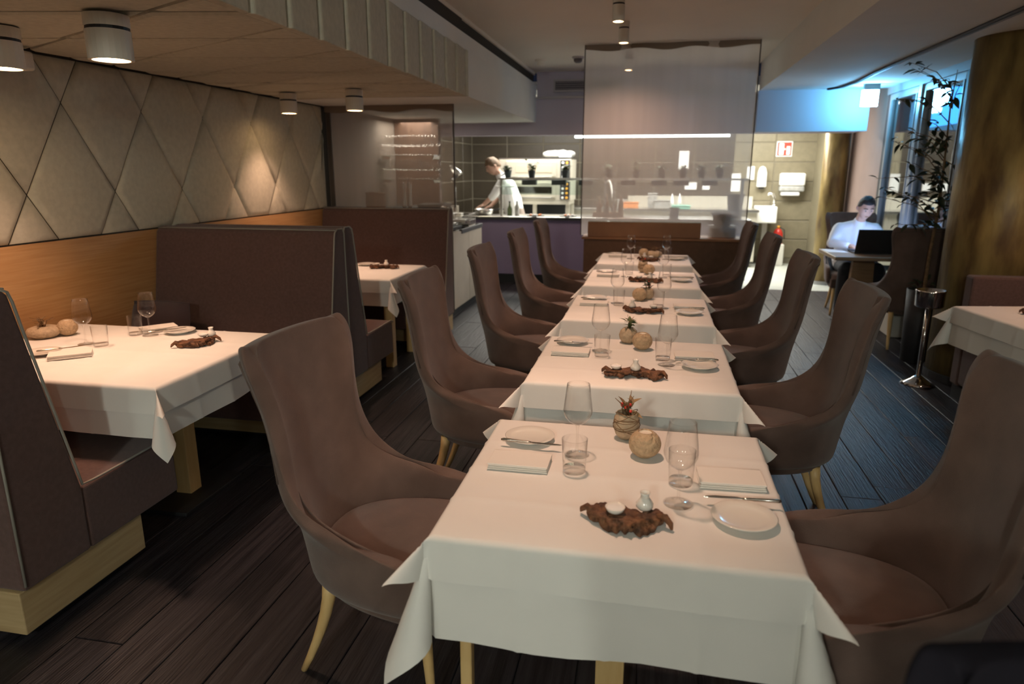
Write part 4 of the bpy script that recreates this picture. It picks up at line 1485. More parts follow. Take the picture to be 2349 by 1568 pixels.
obj('face', MB().lathe([(0, 0), (0.03, 0), (0.03, 0.004), (0, 0.004)], 14), 'steel', t).location = (0, -0.067, 0.10)
t.children[-1].rotation_euler = (R(90), 0, 0)
t = thing('saute_pan', 'steel pan on the counter under the chef\'s hands', 'pan', (-2.40, YC + 0.22, 0.951))
obj('pan_body', MB().lathe([(0, 0), (0.11, 0), (0.135, 0.06), (0.14, 0.085), (0.134, 0.085), (0.128, 0.06), (0.105, 0.008), (0, 0.008)], 26), 'steel', t, smooth=True)
obj('handle', MB().tube([(0.13, 0, 0.07), (0.22, -0.02, 0.09), (0.30, -0.03, 0.09)], 0.010, 8), 'black', t, smooth=True)
t = thing('green_bottle', 'green bottle on the counter beside the shelf post', 'bottle', (-2.02, YC + 0.22, 0.951))
obj('glass_body', MB().lathe([(0, 0), (0.035, 0), (0.036, 0.09), (0.015, 0.14), (0.012, 0.18), (0, 0.18)], 16), 'bottlegreen', t, smooth=True)
obj('cap', MB().lathe([(0, 0.181), (0.014, 0.181), (0.014, 0.20), (0, 0.20)], 12), 'black', t)
t = thing('water_bottle', 'pale plastic bottle on the counter next to the green bottle', 'bottle', (-1.92, YC + 0.26, 0.951))
obj('body', MB().lathe([(0, 0), (0.032, 0), (0.034, 0.12), (0.016, 0.16), (0.014, 0.18), (0, 0.18)], 16), 'plasticclear', t, smooth=True)
obj('cap', MB().lathe([(0, 0.181), (0.016, 0.181), (0.016, 0.20), (0, 0.20)], 12), 'bluewall', t)
for x, nm in ((-1.62, 'middle'), (-1.16, 'right')):
    t = thing('serving_plate', 'dark slate plate of food at the %s of the pass' % nm, 'plate', (x, YC + 0.10, 0.951), 0, 'plates on the pass')
    obj('slate', MB().lathe([(0, 0), (0.12, 0), (0.125, 0.008), (0, 0.008)], 24), 'black', t)
    for k in range(6):
        obj('morsel', MB().ball((random.uniform(-.08, .08), random.uniform(-.04, .04), 0.020), 0.022, 0.018, 0.013, 8, 6), 'paper' if k % 2 else 'orange', t, smooth=True)
t = thing('gooseneck_tap', 'white gooseneck tap behind the large gauze', 'tap', (-0.78, 11.9, 0.951))
obj('spout', MB().tube([(0.06, 0, 0), (0.04, 0, 0.18), (0.0, 0, 0.40), (-0.03, 0, 0.47), (-0.06, 0, 0.43)], 0.016, 10), 'white', t, smooth=True)
obj('base', MB().lathe([(0, 0), (0.035, 0), (0.03, 0.04), (0, 0.04)], 14), 'steel', t, smooth=True)
t.children[-1].location = (0.06, 0, 0)
t = thing('rear_counter', 'steel rear counter with splashback along the far tiled wall', 'counter', (0.55, 12.0, 0))
B('worktop', -2.1, 1.15, -0.12, 0.58, 0.905, 0.95, 'steel', t, bevel=0.004)
B('cupboard', -2.08, 1.12, -0.08, 0.57, 0.10, 0.904, 'ovensteel', t)
B('splashback', -1.0, 1.12, 0.565, 0.585, 0.951, 1.14, 'ovensteel', t)
B('lower_shelf', -1.0, 1.1, -0.11, -0.09, 0.55, 0.62, 'white', t)
for i, (x, w, h, m, nm) in enumerate(((-0.52, 0.16, 0.13, 'plasticclear', 'cloudy plastic tub left of the gauze posts'), (-0.38, 0.26, 0.09, 'orange', 'orange food tray on the rear counter'), (-0.02, 0.15, 0.24, 'plasticclear', 'tall cloudy container on the rear counter'), (0.16, 0.30, 0.13, 'plasticclear', 'wide cloudy container on the rear counter'), (0.45, 0.3, 0.05, 'teal', 'teal cutting board on the rear counter'))):
    t = thing('storage_tub', nm, 'tub', (x, 12.0 - 0.03 * i, 0.951))
    B('tub', -w / 2, w / 2, -0.08, 0.08, 0, h, m, t, bevel=0.012)
    B('lid', -w / 2 - 0.008, w / 2 + 0.008, -0.088, 0.088, h + 0.001, h + 0.014, m, t, bevel=0.004)
for i, (x, nm) in enumerate(((0.30, 'left'), (0.42, 'right'))):
    t = thing('squeeze_bottle', '%s white squeeze bottle on the rear counter' % nm, 'bottle', (x, 11.84, 0.951), 0, 'squeeze bottles')
    obj('body', MB().lathe([(0, 0), (0.03, 0), (0.032, 0.14), (0.022, 0.16)], 14), 'paper', t, smooth=True)
    obj('nozzle', MB().lathe([(0.022, 0.161), (0.018, 0.18), (0.005, 0.25), (0, 0.25)], 12), 'paper', t, smooth=True)
t = thing('pass_bucket', 'dark tall bin behind the right end of the large gauze', 'bin', (1.09, YC + 0.34, 0.951))
obj('bucket', MB().lathe([(0, 0), (0.085, 0), (0.11, 0.30), (0.118, 0.30), (0.118, 0.315), (0.10, 0.315), (0.08, 0.02), (0, 0.02)], 22), 'charcoal', t, smooth=True)
obj('rim', MB().lathe([(0.105, 0.300), (0.122, 0.300), (0.122, 0.318), (0.105, 0.318)], 22), 'charcoal', t, smooth=True)
t = thing('cutlery_pot', 'dark pot on the pass behind the large gauze', 'pot', (0.28, YC + 0.10, 0.951))
obj('pot', MB().lathe([(0, 0), (0.06, 0), (0.065, 0.13), (0.058, 0.13), (0.05, 0.01), (0, 0.01)], 18), 'charcoal', t, smooth=True)
obj('rim', MB().lathe([(0.056, 0.128), (0.07, 0.128), (0.07, 0.14), (0.056, 0.14)], 18), 'charcoal', t)
t = thing('bottle_group_tray', 'wooden rack of brown oil bottles behind the gauze posts', 'rack', (-0.60, YC + 0.16, 0.951))
B('rack', -0.22, 0.20, -0.07, 0.07, 0, 0.07, 'oakdark', t)
for k in range(4):
    obj('bottle', MB().lathe([(0, 0.071), (0.035, 0.071), (0.036, 0.16 + 0.02 * (k % 2)), (0.013, 0.22 + 0.03 * (k % 2)), (0.012, 0.28 + 0.03 * (k % 2)), (0, 0.28 + 0.03 * (k % 2))], 14), 'oakdark', t, smooth=True).location = (-0.14 + 0.10 * k, 0, 0)
for k, (x, z, w, h, nm) in enumerate(((0.48, 1.60, 0.17, 0.30, 'tall bright notice sheet on the far tiles'), (0.62, 1.25, 0.20, 0.12, 'left small notice on the far tiles'), (0.88, 1.25, 0.12, 0.12, 'right small notice on the far tiles'), (1.37, 1.22, 0.15, 0.30, 'white paper dispenser beside the gauze edge'), (1.60, 1.42, 0.12, 0.22, 'white card beside the dispenser on the tiles'))):
    t = tag(obj('wall_notice', MB().box(x - w / 2, x + w / 2, 12.575, 12.588, z, z + h), 'paper', None, bevel=0.002), nm, 'notice', 'white notices on the far tiles')

# far right of the kitchen
t = thing('soap_dispenser', 'white rounded soap dispenser on the sand tiles', 'dispenser', (1.785, 12.588, 1.30))
obj('body', MB().prism([(-0.075, 0), (0.075, 0), (0.07, 0.24), (0.045, 0.32), (0, 0.345), (-0.045, 0.32), (-0.07, 0.24)], 'y', -0.09, -0.001), 'white', t, bevel=0.012)
B('spout', -0.04, 0.04, -0.07, -0.02, -0.03, -0.001, 'black', t)
t = thing('towel_dispenser', 'wide white paper towel dispenser below the red sign', 'dispenser', (2.27, 12.588, 1.16))
B('cover', -0.20, 0.20, -0.16, -0.001, 0.16, 0.37, 'white', t, bevel=0.03)
B('window', -0.195, 0.195, -0.15, -0.001, 0.07, 0.158, 'plasticclear', t, bevel=0.02)
B('paper_mouth', -0.16, 0.13, -0.13, -0.001, 0.0, 0.068, 'paper', t, bevel=0.015)
t = thing('fire_point_sign', 'red and white fire equipment sign on the sand tiles', 'sign', (2.11, 12.588, 1.80))
B('plate', -0.125, 0.125, -0.012, -0.001, 0, 0.245, 'paper', t)
B('red_field', -0.112, 0.112, -0.014, -0.0125, 0.014, 0.231, 'red', t)
B('symbol', -0.085, -0.01, -0.016, -0.0145, 0.03, 0.215, 'paper', t)
B('symbol', 0.035, 0.09, -0.016, -0.0145, 0.03, 0.165, 'paper', t)
B('symbol', -0.02, 0.02, -0.0165, -0.0145, 0.11, 0.13, 'paper', t)
t = thing('hand_sink', 'white hand basin with cupboard on the sand tiled wall', 'sink', (1.86, 12.30, 0))
B('basin', -0.16, 0.16, -0.15, 0.28, 0.72, 0.99, 'white', t, bevel=0.015)
B('pipe_box', -0.04, 0.04, 0.0, 0.06, 0.0, 0.719, 'steel', t)
t = thing('basin_tap', 'bent chrome tap above the hand basin', 'tap', (2.0, 12.40, 0.991))
obj('spout', MB().tube([(0, 0, 0), (0.0, 0, 0.12), (-0.03, 0, 0.19), (-0.09, 0, 0.205), (-0.12, 0, 0.18)], 0.022, 10), 'chrome', t, smooth=True)
obj('base', MB().lathe([(0, 0), (0.035, 0), (0.03, 0.03), (0, 0.03)], 14), 'chrome', t, smooth=True)
t = thing('fire_extinguisher', 'red fire extinguisher standing by the sand tiled wall', 'fire extinguisher', (2.10, 12.38, 0.0))
B('stand', -0.16, 0.10, -0.12, 0.12, 0.0, 0.36, 'stair', t, bevel=0.01)
obj('cylinder', MB().lathe([(0, 0.361), (0.075, 0.361), (0.08, 0.38), (0.08, 0.54), (0.05, 0.60), (0.02, 0.62), (0, 0.62)], 20), 'redmetal', t, smooth=True)
obj('valve', MB().lathe([(0, 0.621), (0.02, 0.621), (0.025, 0.66), (0, 0.67)], 12), 'amber', t, smooth=True)
obj('hose', MB().tube([(0.02, -0.02, 0.64), (0.09, -0.04, 0.60), (0.10, -0.04, 0.45)], 0.009, 6), 'black', t, smooth=True)
t = thing('slim_column', 'dark round column with a lit edge beside the sand tiles', 'column', (2.44, 10.45, 0))
obj('shaft', MB().lathe([(0, 0), (0.165, 0), (0.165, 2.61), (0, 2.61)], 32), 'bronze', t, smooth=True)
obj('base_ring', MB().lathe([(0.166, 0), (0.178, 0), (0.178, 0.05), (0.166, 0.05)], 32), 'frame', t)

# ceiling vent, detectors
t = thing('air_vent', 'rectangular air vent in the violet bulkhead', 'vent', (-0.98, 9.35, 2.58))
B('backing', -0.36, 0.5, -0.004, 0.008, 0.0, 0.13, 'ventdark', t)
B('frame', -0.37, 0.51, -0.02, -0.005, -0.012, 0.012, 'vent', t)
B('frame', -0.37, 0.51, -0.02, -0.005, 0.118, 0.142, 'vent', t)
B('frame', -0.37, -0.345, -0.02, -0.005, 0.0125, 0.1175, 'vent', t)
B('frame', 0.485, 0.51, -0.02, -0.005, 0.0125, 0.1175, 'vent', t)
for k in range(4):
    B('louvre', -0.34, 0.48, -0.016, -0.006, 0.024 + 0.026 * k, 0.028 + 0.026 * k, 'vent', t)
for (x, y, nm, m) in ((-0.91, 8.2, 'dark rimmed smoke detector on the ceiling left of the large gauze', 'vent'), (-1.36, 8.35, 'flat white detector on the ceiling near the violet bulkhead', 'plaster')):
    t = thing('smoke_detector', nm, 'detector', (x, y, ZC))
    obj('base', MB().lathe([(0, 0), (0.065, 0), (0.065, -0.02), (0, -0.02)], 22), m, t)
    obj('dome', MB().lathe([(0.05, -0.021), (0.048, -0.05), (0.03, -0.065), (0, -0.068)], 22), 'ventdark' if m == 'vent' else m, t, smooth=True)

# ================================================================== RIGHT SIDE
t = thing('ceiling_rail', 'thin dark curved rail on the right ceiling', 'rail', (0, 0, ZR))
pts = [(2.02, 2.0), (2.02, 4.0), (2.015, 5.6), (2.0, 6.8), (2.0, 7.5), (2.03, 8.2), (1.99, 8.75), (1.88, 9.0 - 0.06)]
sm = []
for i in range(len(pts) - 1):
    for k in range(5):
        u = k / 5
        sm.append((pts[i][0] + (pts[i + 1][0] - pts[i][0]) * u, pts[i][1] + (pts[i + 1][1] - pts[i][1]) * u))
obj('track', MB().tube([(a, b, -0.012) for a, b in sm], 0.012, 6), 'charcoal', t)
obj('track', MB().tube([(a + 0.045, b, -0.010) for a, b in sm], 0.006, 6), 'frame', t)
t = thing('exit_sign', 'glowing exit sign hanging from the right ceiling', 'exit sign', (2.27, 8.55, ZR))
B('sign_panel', -0.085, 0.085, -0.012, 0.012, -0.235, -0.065, 'exitglow', t, bevel=0.003)
B('housing', -0.07, 0.09, -0.03, 0.03, -0.064, -0.0, 'frame', t, bevel=0.004)

t = thing('round_column', 'thick gold-brown patinated column at the right', 'column', (2.565, 5.78, 0))
obj('shaft', MB().lathe([(0, 0), (0.36, 0), (0.36, ZR), (0, ZR)], 56), 'bronze', t, smooth=True)
obj('base_ring', MB().lathe([(0.361, 0), (0.372, 0), (0.372, 0.06), (0.361, 0.06)], 48), 'charcoal', t)
t = thing('corner_bench', 'brown banquette behind the table at the right edge', 'bench', (2.17, 5.17, 0))
B('backrest', 0.0, 0.45, 0.0, 0.12, 0.10, 0.885, 'booth', t, bevel=0.015)
B('seat', 0.0, 0.45, -0.42, -0.005, 0.12, 0.45, 'booth', t, bevel=0.02)
B('plinth', 0.02, 0.44, -0.36, 0.11, 0.0, 0.099, 'black', t)
t = thing('bucket_stand', 'chrome wine bucket stand with round foot by the planter', 'wine bucket stand', (2.05, 5.52, 0))
obj('foot', MB().lathe([(0, 0.0), (0.115, 0.0), (0.118, 0.006), (0.09, 0.02), (0.05, 0.045), (0.022, 0.07), (0, 0.07)], 32), 'chrome', t, smooth=True)
obj('pole', MB().lathe([(0, 0.071), (0.018, 0.071), (0.018, 0.60), (0, 0.60)], 20), 'chrome', t, smooth=True)
obj('bucket', MB().lathe([(0, 0.601), (0.085, 0.601), (0.098, 0.612), (0.100, 0.72), (0.103, 0.73), (0.097, 0.73), (0.094, 0.62), (0, 0.615)], 32), 'chrome', t, smooth=True)
t = thing('tall_planter', 'tall black cylindrical planter with a wispy tree beside the column', 'planter', (2.27, 6.24, 0))
obj('planter', MB().lathe([(0, 0), (0.115, 0), (0.135, 0.62), (0.122, 0.62), (0.12, 0.57), (0, 0.57)], 32), 'charcoal', t, smooth=True)
rs = random.Random(12)
tips = []
trunk = [(0.0, 0.02, 0.55), (0.03, 0.10, 0.9), (0.07, 0.16, 1.3), (0.05, 0.14, 1.7), (0.02, 0.10, 2.1), (0.04, 0.12, 2.36)]
obj('trunk', MB().tube(trunk, [0.016, 0.014, 0.012, 0.009, 0.006, 0.003], 8), 'twig', t, smooth=True)
for k in range(36):
    z0 = 1.15 + 1.1 * rs.random() ** 1.3
    i = min(4, int((z0 - 0.55) / 0.4))
    b = Vector(trunk[i]).lerp(Vector(trunk[i + 1]), 0.5)
    b.z = z0
    a = rs.uniform(R(95), R(275)) if rs.random() < 0.65 else rs.random() * 6.28
    L_ = rs.uniform(0.15, 0.52)
    up = rs.uniform(-0.12, 0.30)
    p = [b, b + Vector((math.cos(a) * L_ * .4, math.sin(a) * L_ * .4 * 0.6, up * .6)), b + Vector((math.cos(a) * L_, math.sin(a) * L_ * .6, up))]
    p = [Vector((min(q.x, 0.25), q.y, min(q.z, 2.44))) for q in p]
    obj('branch', MB().tube(p, [0.005, 0.0035, 0.0015], 5), 'twig', t, smooth=True)
    tips.append(p)
l0 = None
for k in range(270):
    p = tips[k % len(tips)]
    u = rs.random()
    q = (p[0].lerp(p[1], u) if rs.random() < 0.4 else p[1].lerp(p[2], u))
    if l0 is None:
        l0 = obj('leaf', leaf_mesh(0.088, 0.038, 0.25, 4), 'leafdark', t, smooth=True)
        o = l0
    else:
        o = l0.copy()
        COL.objects.link(o)
    o.location = q
    o.rotation_euler = (rs.uniform(-.7, .7), rs.uniform(-0.8, 0.9), rs.random() * 6.28)
    s = rs.uniform(0.6, 1.2)
    o.scale = (s, s, s)
for k in range(26):
    o = l0.copy()
    COL.objects.link(o)
    a = rs.random() * 6.28
    o.location = (0.07 * math.cos(a), 0.07 * math.sin(a), 0.58 + 0.12 * rs.random())
    o.rotation_euler = (rs.uniform(-.5, .5), rs.uniform(-1.2, 0.0), a)

# the street outside
fac = struct(B('wall_street', 8.0, 8.2, 2.0, 26.0, -1.0, 7.0, 'street'))
for k, (y, z, w, h) in enumerate(((16.4, 0.4, 1.5, 0.7), (18.2, 0.4, 1.3, 0.7), (16.4, 1.5, 3.0, 0.35), (18.5, -0.5, 2.5, 0.4))):  # glowing boxes standing in for the kitchen's reflection in the window glass
    o = tag(obj('shop_window', MB().box(7.95, 7.99, y, y + w, z, z + h), 'shopglow', None), ['lit shop window across the street, lower left', 'lit shop window across the street, lower right', 'lit shop fascia across the street', 'lit pavement level window across the street'][k], 'shop window', 'lit windows across the street')
gr = struct(B('floor_street', 2.8, 8.0, 2.0, 26.0, -0.6, -0.5, 'street'))
cu = bpy.data.curves.new('street_sign', 'FONT')
cu.body = 'Ba'
cu.size = 0.62
cu.extrude = 0.02
cu.offset = 0.018
me_ = None
tx = bpy.data.objects.new('street_sign_tmp', cu)
COL.objects.link(tx)
dg = bpy.context.evaluated_depsgraph_get()
me_ = bpy.data.meshes.new_from_object(tx.evaluated_get(dg))
bpy.data.objects.remove(tx)
me_.materials.clear()
me_.materials.append(M['signglow'])
t = thing('street_sign', 'glowing pale letter sign outside the window behind the tree', 'sign', (5.0, 14.9, 2.62))
o = bpy.data.objects.new('letters', me_)
COL.objects.link(o)
o.parent = t
o.rotation_euler = (R(90), 0, R(-90))
B('post', 0.13, 0.19, -0.8, -0.7, -3.12, 0.9, 'charcoal', t)
B('neon_board', 0.06, 0.12, -2.0, 0.6, -0.25, 0.95, 'neonblue', t)


# ================================================================== PEOPLE
def head_mesh(mb, c, yaw, pitch, sc=1.0):
    """head looking along -Y, then pitched down and turned; c = centre of the skull"""
    rows = []
    n, m = 28, 22
    rot = Matrix.Rotation(yaw, 3, 'Z') @ Matrix.Rotation(pitch, 3, 'X')
    for i in range(m + 1):
        a = math.pi * i / m
        z = -math.cos(a)
        q = max(math.sin(a), 0.003)
        r_ = []
        for k in range(n):
            b = 2 * math.pi * k / n
            x, y = q * math.sin(b), -q * math.cos(b)      # b=0 is the face
            fx, fy, fz = 0.075 * x, 0.096 * y, 0.118 * z
            if z < 0:
                jaw = 1 - 0.30 * (-z) ** 1.3
                fx *= jaw
                if y > 0:
                    fy *= 1 - 0.35 * (-z)
                else:
                    fy *= 1 - 0.06 * (-z)
            face = max(0.0, -y)
            d = 0.0
            d += 0.024 * math.exp(-((x / 0.16) ** 2) - ((z + 0.16) / 0.16) ** 2) * (face > 0.3)       # nose
            d += 0.008 * math.exp(-((x / 0.14) ** 2) - ((z - 0.05) / 0.20) ** 2) * (face > 0.3)       # bridge
            d -= 0.012 * math.exp(-(((abs(x) - 0.36) / 0.16) ** 2) - ((z - 0.02) / 0.12) ** 2) * (face > 0.2)   # sockets
            d += 0.005 * math.exp(-((z - 0.20) / 0.12) ** 2) * face                                    # brow
            d += 0.008 * math.exp(-((x / 0.24) ** 2) - ((z + 0.48) / 0.07) ** 2) * face                # lips
            d += 0.010 * math.exp(-((x / 0.25) ** 2) - ((z + 0.80) / 0.12) ** 2) * face                # chin
            p = Vector((fx, fy - d, fz)) * sc
            p = rot @ p + Vector(c)
            r_.append(tuple(p))
        rows.append(r_)
    mb.grid(rows, closed_v=True)
    for s in (-1, 1):      # ears
        pts = [rot @ (Vector((s * 0.074, 0.012, 0.022)) * sc) + Vector(c), rot @ (Vector((s * 0.082, 0.020, 0.0)) * sc) + Vector(c), rot @ (Vector((s * 0.074, 0.010, -0.028)) * sc) + Vector(c)]
        mb.tube(pts, [0.010 * sc, 0.014 * sc, 0.008 * sc], 8)
    return rot


def limb(mb, pts, rad):
    mb.tube(pts, rad, 12)
    for p, r in zip(pts, rad):
        mb.ball(p, r, n=10, m=6)


def hand(mb, wrist, direction, palm_n, side, curl=0.5):
    d = Vector(direction).normalized()
    nrm = Vector(palm_n).normalized()
    lat = d.cross(nrm).normalized() * side
    w = Vector(wrist)
    k = w + d * 0.085
    # palm
    for o in (-0.028, -0.009, 0.010, 0.028):
        mb.tube([w + lat * o * 0.6, w + d * 0.04 + lat * o * 0.95, k + lat * o], [0.016, 0.017, 0.0125], 8)
    for o, L_ in ((-0.030, 0.072), (-0.010, 0.083), (0.010, 0.079), (0.029, 0.062)):
        a = k + lat * o
        b = a + d * L_ * 0.45 + nrm * L_ * 0.12 * curl
        e = b + d * L_ * 0.30 + nrm * L_ * 0.30 * curl
        f = e + d * L_ * 0.12 + nrm * L_ * 0.32 * curl
        mb.tube([a - d * 0.01, b, e, f], [0.0095, 0.0088, 0.0082, 0.007], 8)
    a = w + d * 0.030 - lat * 0.028
    mb.tube([a, a + d * 0.030 - lat * 0.026, a + d * 0.056 - lat * 0.030 + nrm * 0.012], [0.013, 0.0105, 0.008], 8)


def body_obj(name, mb, m, parent, vox, smooth_it=3):
    o = obj(name, mb, m, parent, smooth=True, fix=True)
    r = o.modifiers.new('remesh', 'REMESH')
    r.mode = 'VOXEL'
    r.voxel_size = vox
    r.use_smooth_shade = True
    q = o.modifiers.new('smooth', 'SMOOTH')
    q.iterations = smooth_it
    q.factor = 0.5
    return o


def hair_cap(c, rot, sc, m, parent, seed, fringe=0.35):
    rows = []
    n, mm = 28, 14
    for i in range(mm + 1):
        r_ = []
        for k in range(n):
            b = 2 * math.pi * k / n
            back = -math.cos(b)                    # -1 at the face, +1 at the nape
            zmin = fringe - 0.85 * (0.5 + 0.5 * back) if back > -0.55 else fringe
            z = 1.0 - (1.0 - zmin) * (i / mm)
            q = math.sqrt(max(0.0, 1 - z * z))
            x, y = q * math.sin(b), -q * math.cos(b)
            g = 1.09 + 0.07 * noise.noise(Vector((x * 4 + seed, y * 4, z * 4))) + (0.05 if z > 0.4 and back < 0.2 else 0)
            if i == mm:
                g = 0.985
            p = Vector((0.075 * x * g, 0.096 * y * g, 0.118 * z * g)) * sc
            p = rot @ p + Vector(c)
            r_.append(tuple(p))
        rows.append(r_)
    return obj('hair', MB().grid(rows, closed_v=True), m, parent, smooth=True)


def face_bits(c, rot, sc, parent):
    for s in (-1, 1):
        p = rot @ (Vector((s * 0.028, -0.083, 0.004)) * sc) + Vector(c)
        obj('eye', MB().ball(tuple(p), 0.0088 * sc, n=10, m=6), 'eyewhite', parent, smooth=True)
        p2 = rot @ (Vector((s * 0.028, -0.0905, 0.001)) * sc) + Vector(c)
        obj('iris', MB().ball(tuple(p2), 0.0046 * sc, n=8, m=6), 'hairdark', parent, smooth=True)
        pts = [tuple(rot @ (Vector((s * xx, yy, zz)) * sc) + Vector(c)) for xx, yy, zz in ((0.012, -0.097, 0.024), (0.030, -0.094, 0.029), (0.048, -0.082, 0.024))]
        obj('eyebrow', MB().tube(pts, 0.0035 * sc, 6), 'hairdark', parent, smooth=True)
    pts = [tuple(rot @ (Vector((xx, yy, zz)) * sc) + Vector(c)) for xx, yy, zz in ((-0.020, -0.092, -0.058), (0.0, -0.0985, -0.057), (0.020, -0.092, -0.058))]
    obj('mouth', MB().tube(pts, 0.0035 * sc, 6), 'boxbrown', parent, smooth=True)


# --- seated man
t = thing('person', 'man in a pale shirt seated at a laptop, lit by its screen', 'person', (0, 0, 0))
mb = MB()
hc = (2.225, 8.02, 1.195)
rot = head_mesh(mb, hc, R(4), R(20), 1.04)
limb(mb, [(2.21, 8.17, 1.00), (2.22, 8.09, 1.12)], [0.055, 0.050])
limb(mb, [(2.21, 8.28, 0.55), (2.21, 8.25, 0.75), (2.205, 8.215, 0.92)], [0.11, 0.10, 0.075])
AR = {-1: [(2.03, 8.19, 0.955), (1.925, 8.02, 0.815), (2.09, 7.84, 0.800)], 1: [(2.38, 8.19, 0.955), (2.475, 8.02, 0.815), (2.33, 7.84, 0.800)]}
for s_ in (-1, 1):
    limb(mb, AR[s_], [0.050, 0.040, 0.027])
    w_ = AR[s_][2]
    hand(mb, w_, (-0.25 * s_, -1.0, -0.08), (0, -0.1, -1), s_, 0.45)
    limb(mb, [(2.21 + 0.09 * s_, 8.28, 0.55), (2.21 + 0.15 * s_, 7.86, 0.54), (2.21 + 0.16 * s_, 7.90, 0.10)], [0.085, 0.065, 0.045])
    limb(mb, [(2.21 + 0.16 * s_, 7.92, 0.05), (2.21 + 0.17 * s_, 7.74, 0.032)], [0.045, 0.030])
body_obj('body', mb, 'skin', t, 0.0075)
mb = MB()
limb(mb, [(2.21, 8.29, 0.53), (2.21, 8.25, 0.72), (2.205, 8.21, 0.88), (2.205, 8.19, 0.955)], [0.140, 0.142, 0.135, 0.105])
limb(mb, [(2.03, 8.19, 0.95), (2.205, 8.19, 0.985), (2.38, 8.19, 0.95)], [0.070, 0.080, 0.070])
limb(mb, [(2.208, 8.175, 0.97), (2.212, 8.145, 1.035)], [0.088, 0.068])
for dx in (-0.08, 0.08):
    limb(mb, [(2.205 + dx, 8.21, 0.90), (2.205 + dx, 8.25, 0.60)], [0.11, 0.125])
for s_ in (-1, 1):
    a, b, c_ = (Vector(p) for p in AR[s_])
    limb(mb, [a, a.lerp(b, 0.5), b, b.lerp(c_, 0.75)], [0.074, 0.068, 0.055, 0.043])
body_obj('shirt', mb, 'shirt', t, 0.010)
mb = MB()
for s_ in (-1, 1):
    limb(mb, [(2.21 + 0.08 * s_, 8.29, 0.555), (2.21 + 0.15 * s_, 7.86, 0.555), (2.21 + 0.16 * s_, 7.90, 0.12)], [0.105, 0.082, 0.066])
limb(mb, [(2.12, 8.29, 0.56), (2.30, 8.29, 0.56)], [0.11, 0.11])
body_obj('trousers', mb, 'trousers', t, 0.012)
for s_ in (-1, 1):
    mb = MB()
    limb(mb, [(2.21 + 0.16 * s_, 7.93, 0.058), (2.21 + 0.17 * s_, 7.80, 0.048), (2.21 + 0.175 * s_, 7.69, 0.036)], [0.056, 0.046, 0.035])
    body_obj('shoe', mb, 'black', t, 0.009)
hair_cap(hc, rot, 1.04, 'hairdark', t, 3, 0.52)
face_bits(hc, rot, 1.04, t)

# --- standing chef
t = thing('person', 'chef in white bending over a pan behind the kitchen counter', 'person', (0, 0, 0))
mb = MB()
hc = (-2.375, 10.27, 1.635)
rot = head_mesh(mb, hc, R(-68), R(28), 1.10)
limb(mb, [(-2.24, 10.30, 1.46), (-2.32, 10.28, 1.57)], [0.058, 0.052])
limb(mb, [(-2.06, 10.32, 0.95), (-2.10, 10.32, 1.15), (-2.17, 10.31, 1.36)], [0.11, 0.10, 0.085])
AR = {-1: [(-2.20, 10.13, 1.41), (-2.33, 10.07, 1.21), (-2.47, 10.05, 1.085)], 1: [(-2.22, 10.48, 1.41), (-2.30, 10.40, 1.20), (-2.40, 10.24, 1.06)]}
for s_ in (-1, 1):
    limb(mb, AR[s_], [0.052, 0.043, 0.030])
    hand(mb, AR[s_][2], (-0.8, -0.5 if s_ < 0 else -0.75, -0.35), (0.1, 0, -1), s_, 0.6)
    limb(mb, [(-2.06, 10.32 + 0.09 * s_, 0.93), (-2.07, 10.32 + 0.10 * s_, 0.50), (-2.05, 10.32 + 0.10 * s_, 0.09)], [0.09, 0.062, 0.045])
    limb(mb, [(-2.04, 10.32 + 0.10 * s_, 0.05), (-2.22, 10.31 + 0.11 * s_, 0.035)], [0.045, 0.030])
body_obj('body', mb, 'skin', t, 0.008)
mb = MB()
limb(mb, [(-2.06, 10.32, 0.93), (-2.09, 10.32, 1.12), (-2.17, 10.31, 1.33), (-2.21, 10.30, 1.42)], [0.15, 0.145, 0.14, 0.10])
for dy in (-0.08, 0.08):
    limb(mb, [(-2.07, 10.32 + dy, 0.93), (-2.17, 10.31 + dy, 1.34)], [0.12, 0.115])
limb(mb, [(-2.23, 10.30, 1.44), (-2.275, 10.295, 1.50)], [0.085, 0.068])
limb(mb, [(-2.20, 10.14, 1.40), (-2.22, 10.30, 1.45), (-2.22, 10.47, 1.40)], [0.075, 0.08, 0.075])
for s_ in (-1, 1):
    a, b, c_ = (Vector(p) for p in AR[s_])
    limb(mb, [a, a.lerp(b, 0.5), b, b.lerp(c_, 0.2)], [0.076, 0.068, 0.058, 0.054])
body_obj('jacket', mb, 'chefwhite', t, 0.010)
mb = MB()
limb(mb, [(-2.06, 10.32, 0.94), (-2.07, 10.32, 0.40)], [0.165, 0.19])
body_obj('apron', mb, 'apron', t, 0.014)
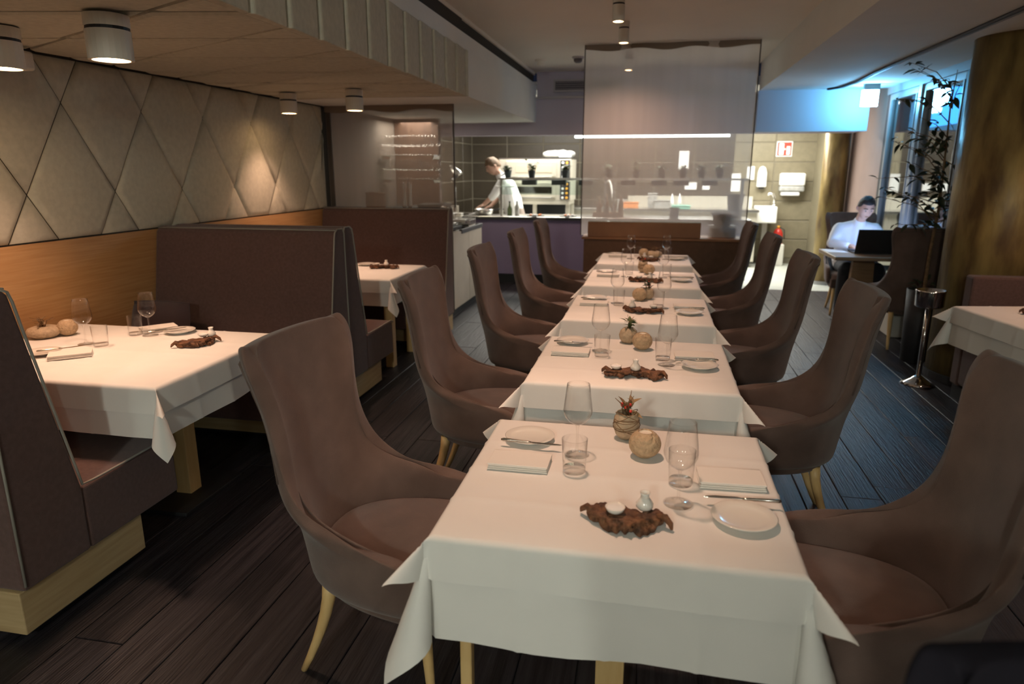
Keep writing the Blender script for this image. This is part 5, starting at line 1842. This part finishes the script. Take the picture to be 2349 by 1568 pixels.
obj('apron_strap', MB().tube([(-2.29, 10.19, 1.35), (-2.25, 10.19, 1.47), (-2.20, 10.25, 1.535), (-2.18, 10.33, 1.54)], 0.013, 8), 'black', t, smooth=True)
mb = MB()
for s_ in (-1, 1):
    limb(mb, [(-2.06, 10.32 + 0.10 * s_, 0.60), (-2.05, 10.32 + 0.10 * s_, 0.10)], [0.085, 0.065])
body_obj('trousers', mb, 'trousers', t, 0.014)
for s_ in (-1, 1):
    mb = MB()
    limb(mb, [(-2.03, 10.32 + 0.10 * s_, 0.058), (-2.14, 10.315 + 0.10 * s_, 0.048), (-2.25, 10.31 + 0.11 * s_, 0.036)], [0.056, 0.047, 0.035])
    body_obj('shoe', mb, 'black', t, 0.010)
hair_cap(hc, rot, 1.12, 'hair', t, 8, 0.42)
face_bits(hc, rot, 1.10, t)

# --- the laptop table
t = thing('side_table', 'small wooden table holding the laptop by the window', 'table', (2.16, 7.66, 0))
B('tabletop', -0.36, 0.36, -0.36, 0.36, 0.715, 0.752, 'tabletopwood', t, bevel=0.006)
obj('pedestal', MB().prism([(-0.13, 0.0), (0.13, 0.0), (0.10, 0.714), (-0.10, 0.714)], 'y', -0.04, 0.04), 'oakdark', t, bevel=0.004)
B('foot', -0.20, 0.20, -0.22, 0.22, 0.0, 0.02, 'charcoal', t, bevel=0.004)
t = thing('laptop', 'open black laptop, lid towards us, in front of the man', 'laptop', (2.235, 7.60, 0.753))
B('keyboard_base', -0.185, 0.185, 0.0, 0.25, 0.002, 0.018, 'black', t, bevel=0.003)
B('keys', -0.165, 0.165, 0.03, 0.14, 0.0185, 0.0205, 'charcoal', t)
lid = obj('lid', MB().box(-0.185, 0.185, -0.009, 0.0, 0.0, 0.245), 'black', t, bevel=0.003)
lid.location = (0, 0.0, 0.018)
lid.rotation_euler = (R(16), 0, 0)
scr = obj('display', MB().box(-0.170, 0.170, 0.0005, 0.0015, 0.018, 0.230), 'screenglow', lid)
tag(obj('paper_sheet', MB().box(-0.10, 0.10, -0.14, 0.14, 0.0, 0.002), 'paper', None), 'white paper sheet on the laptop table beside the laptop', 'paper').location = (1.915, 7.83, 0.753)
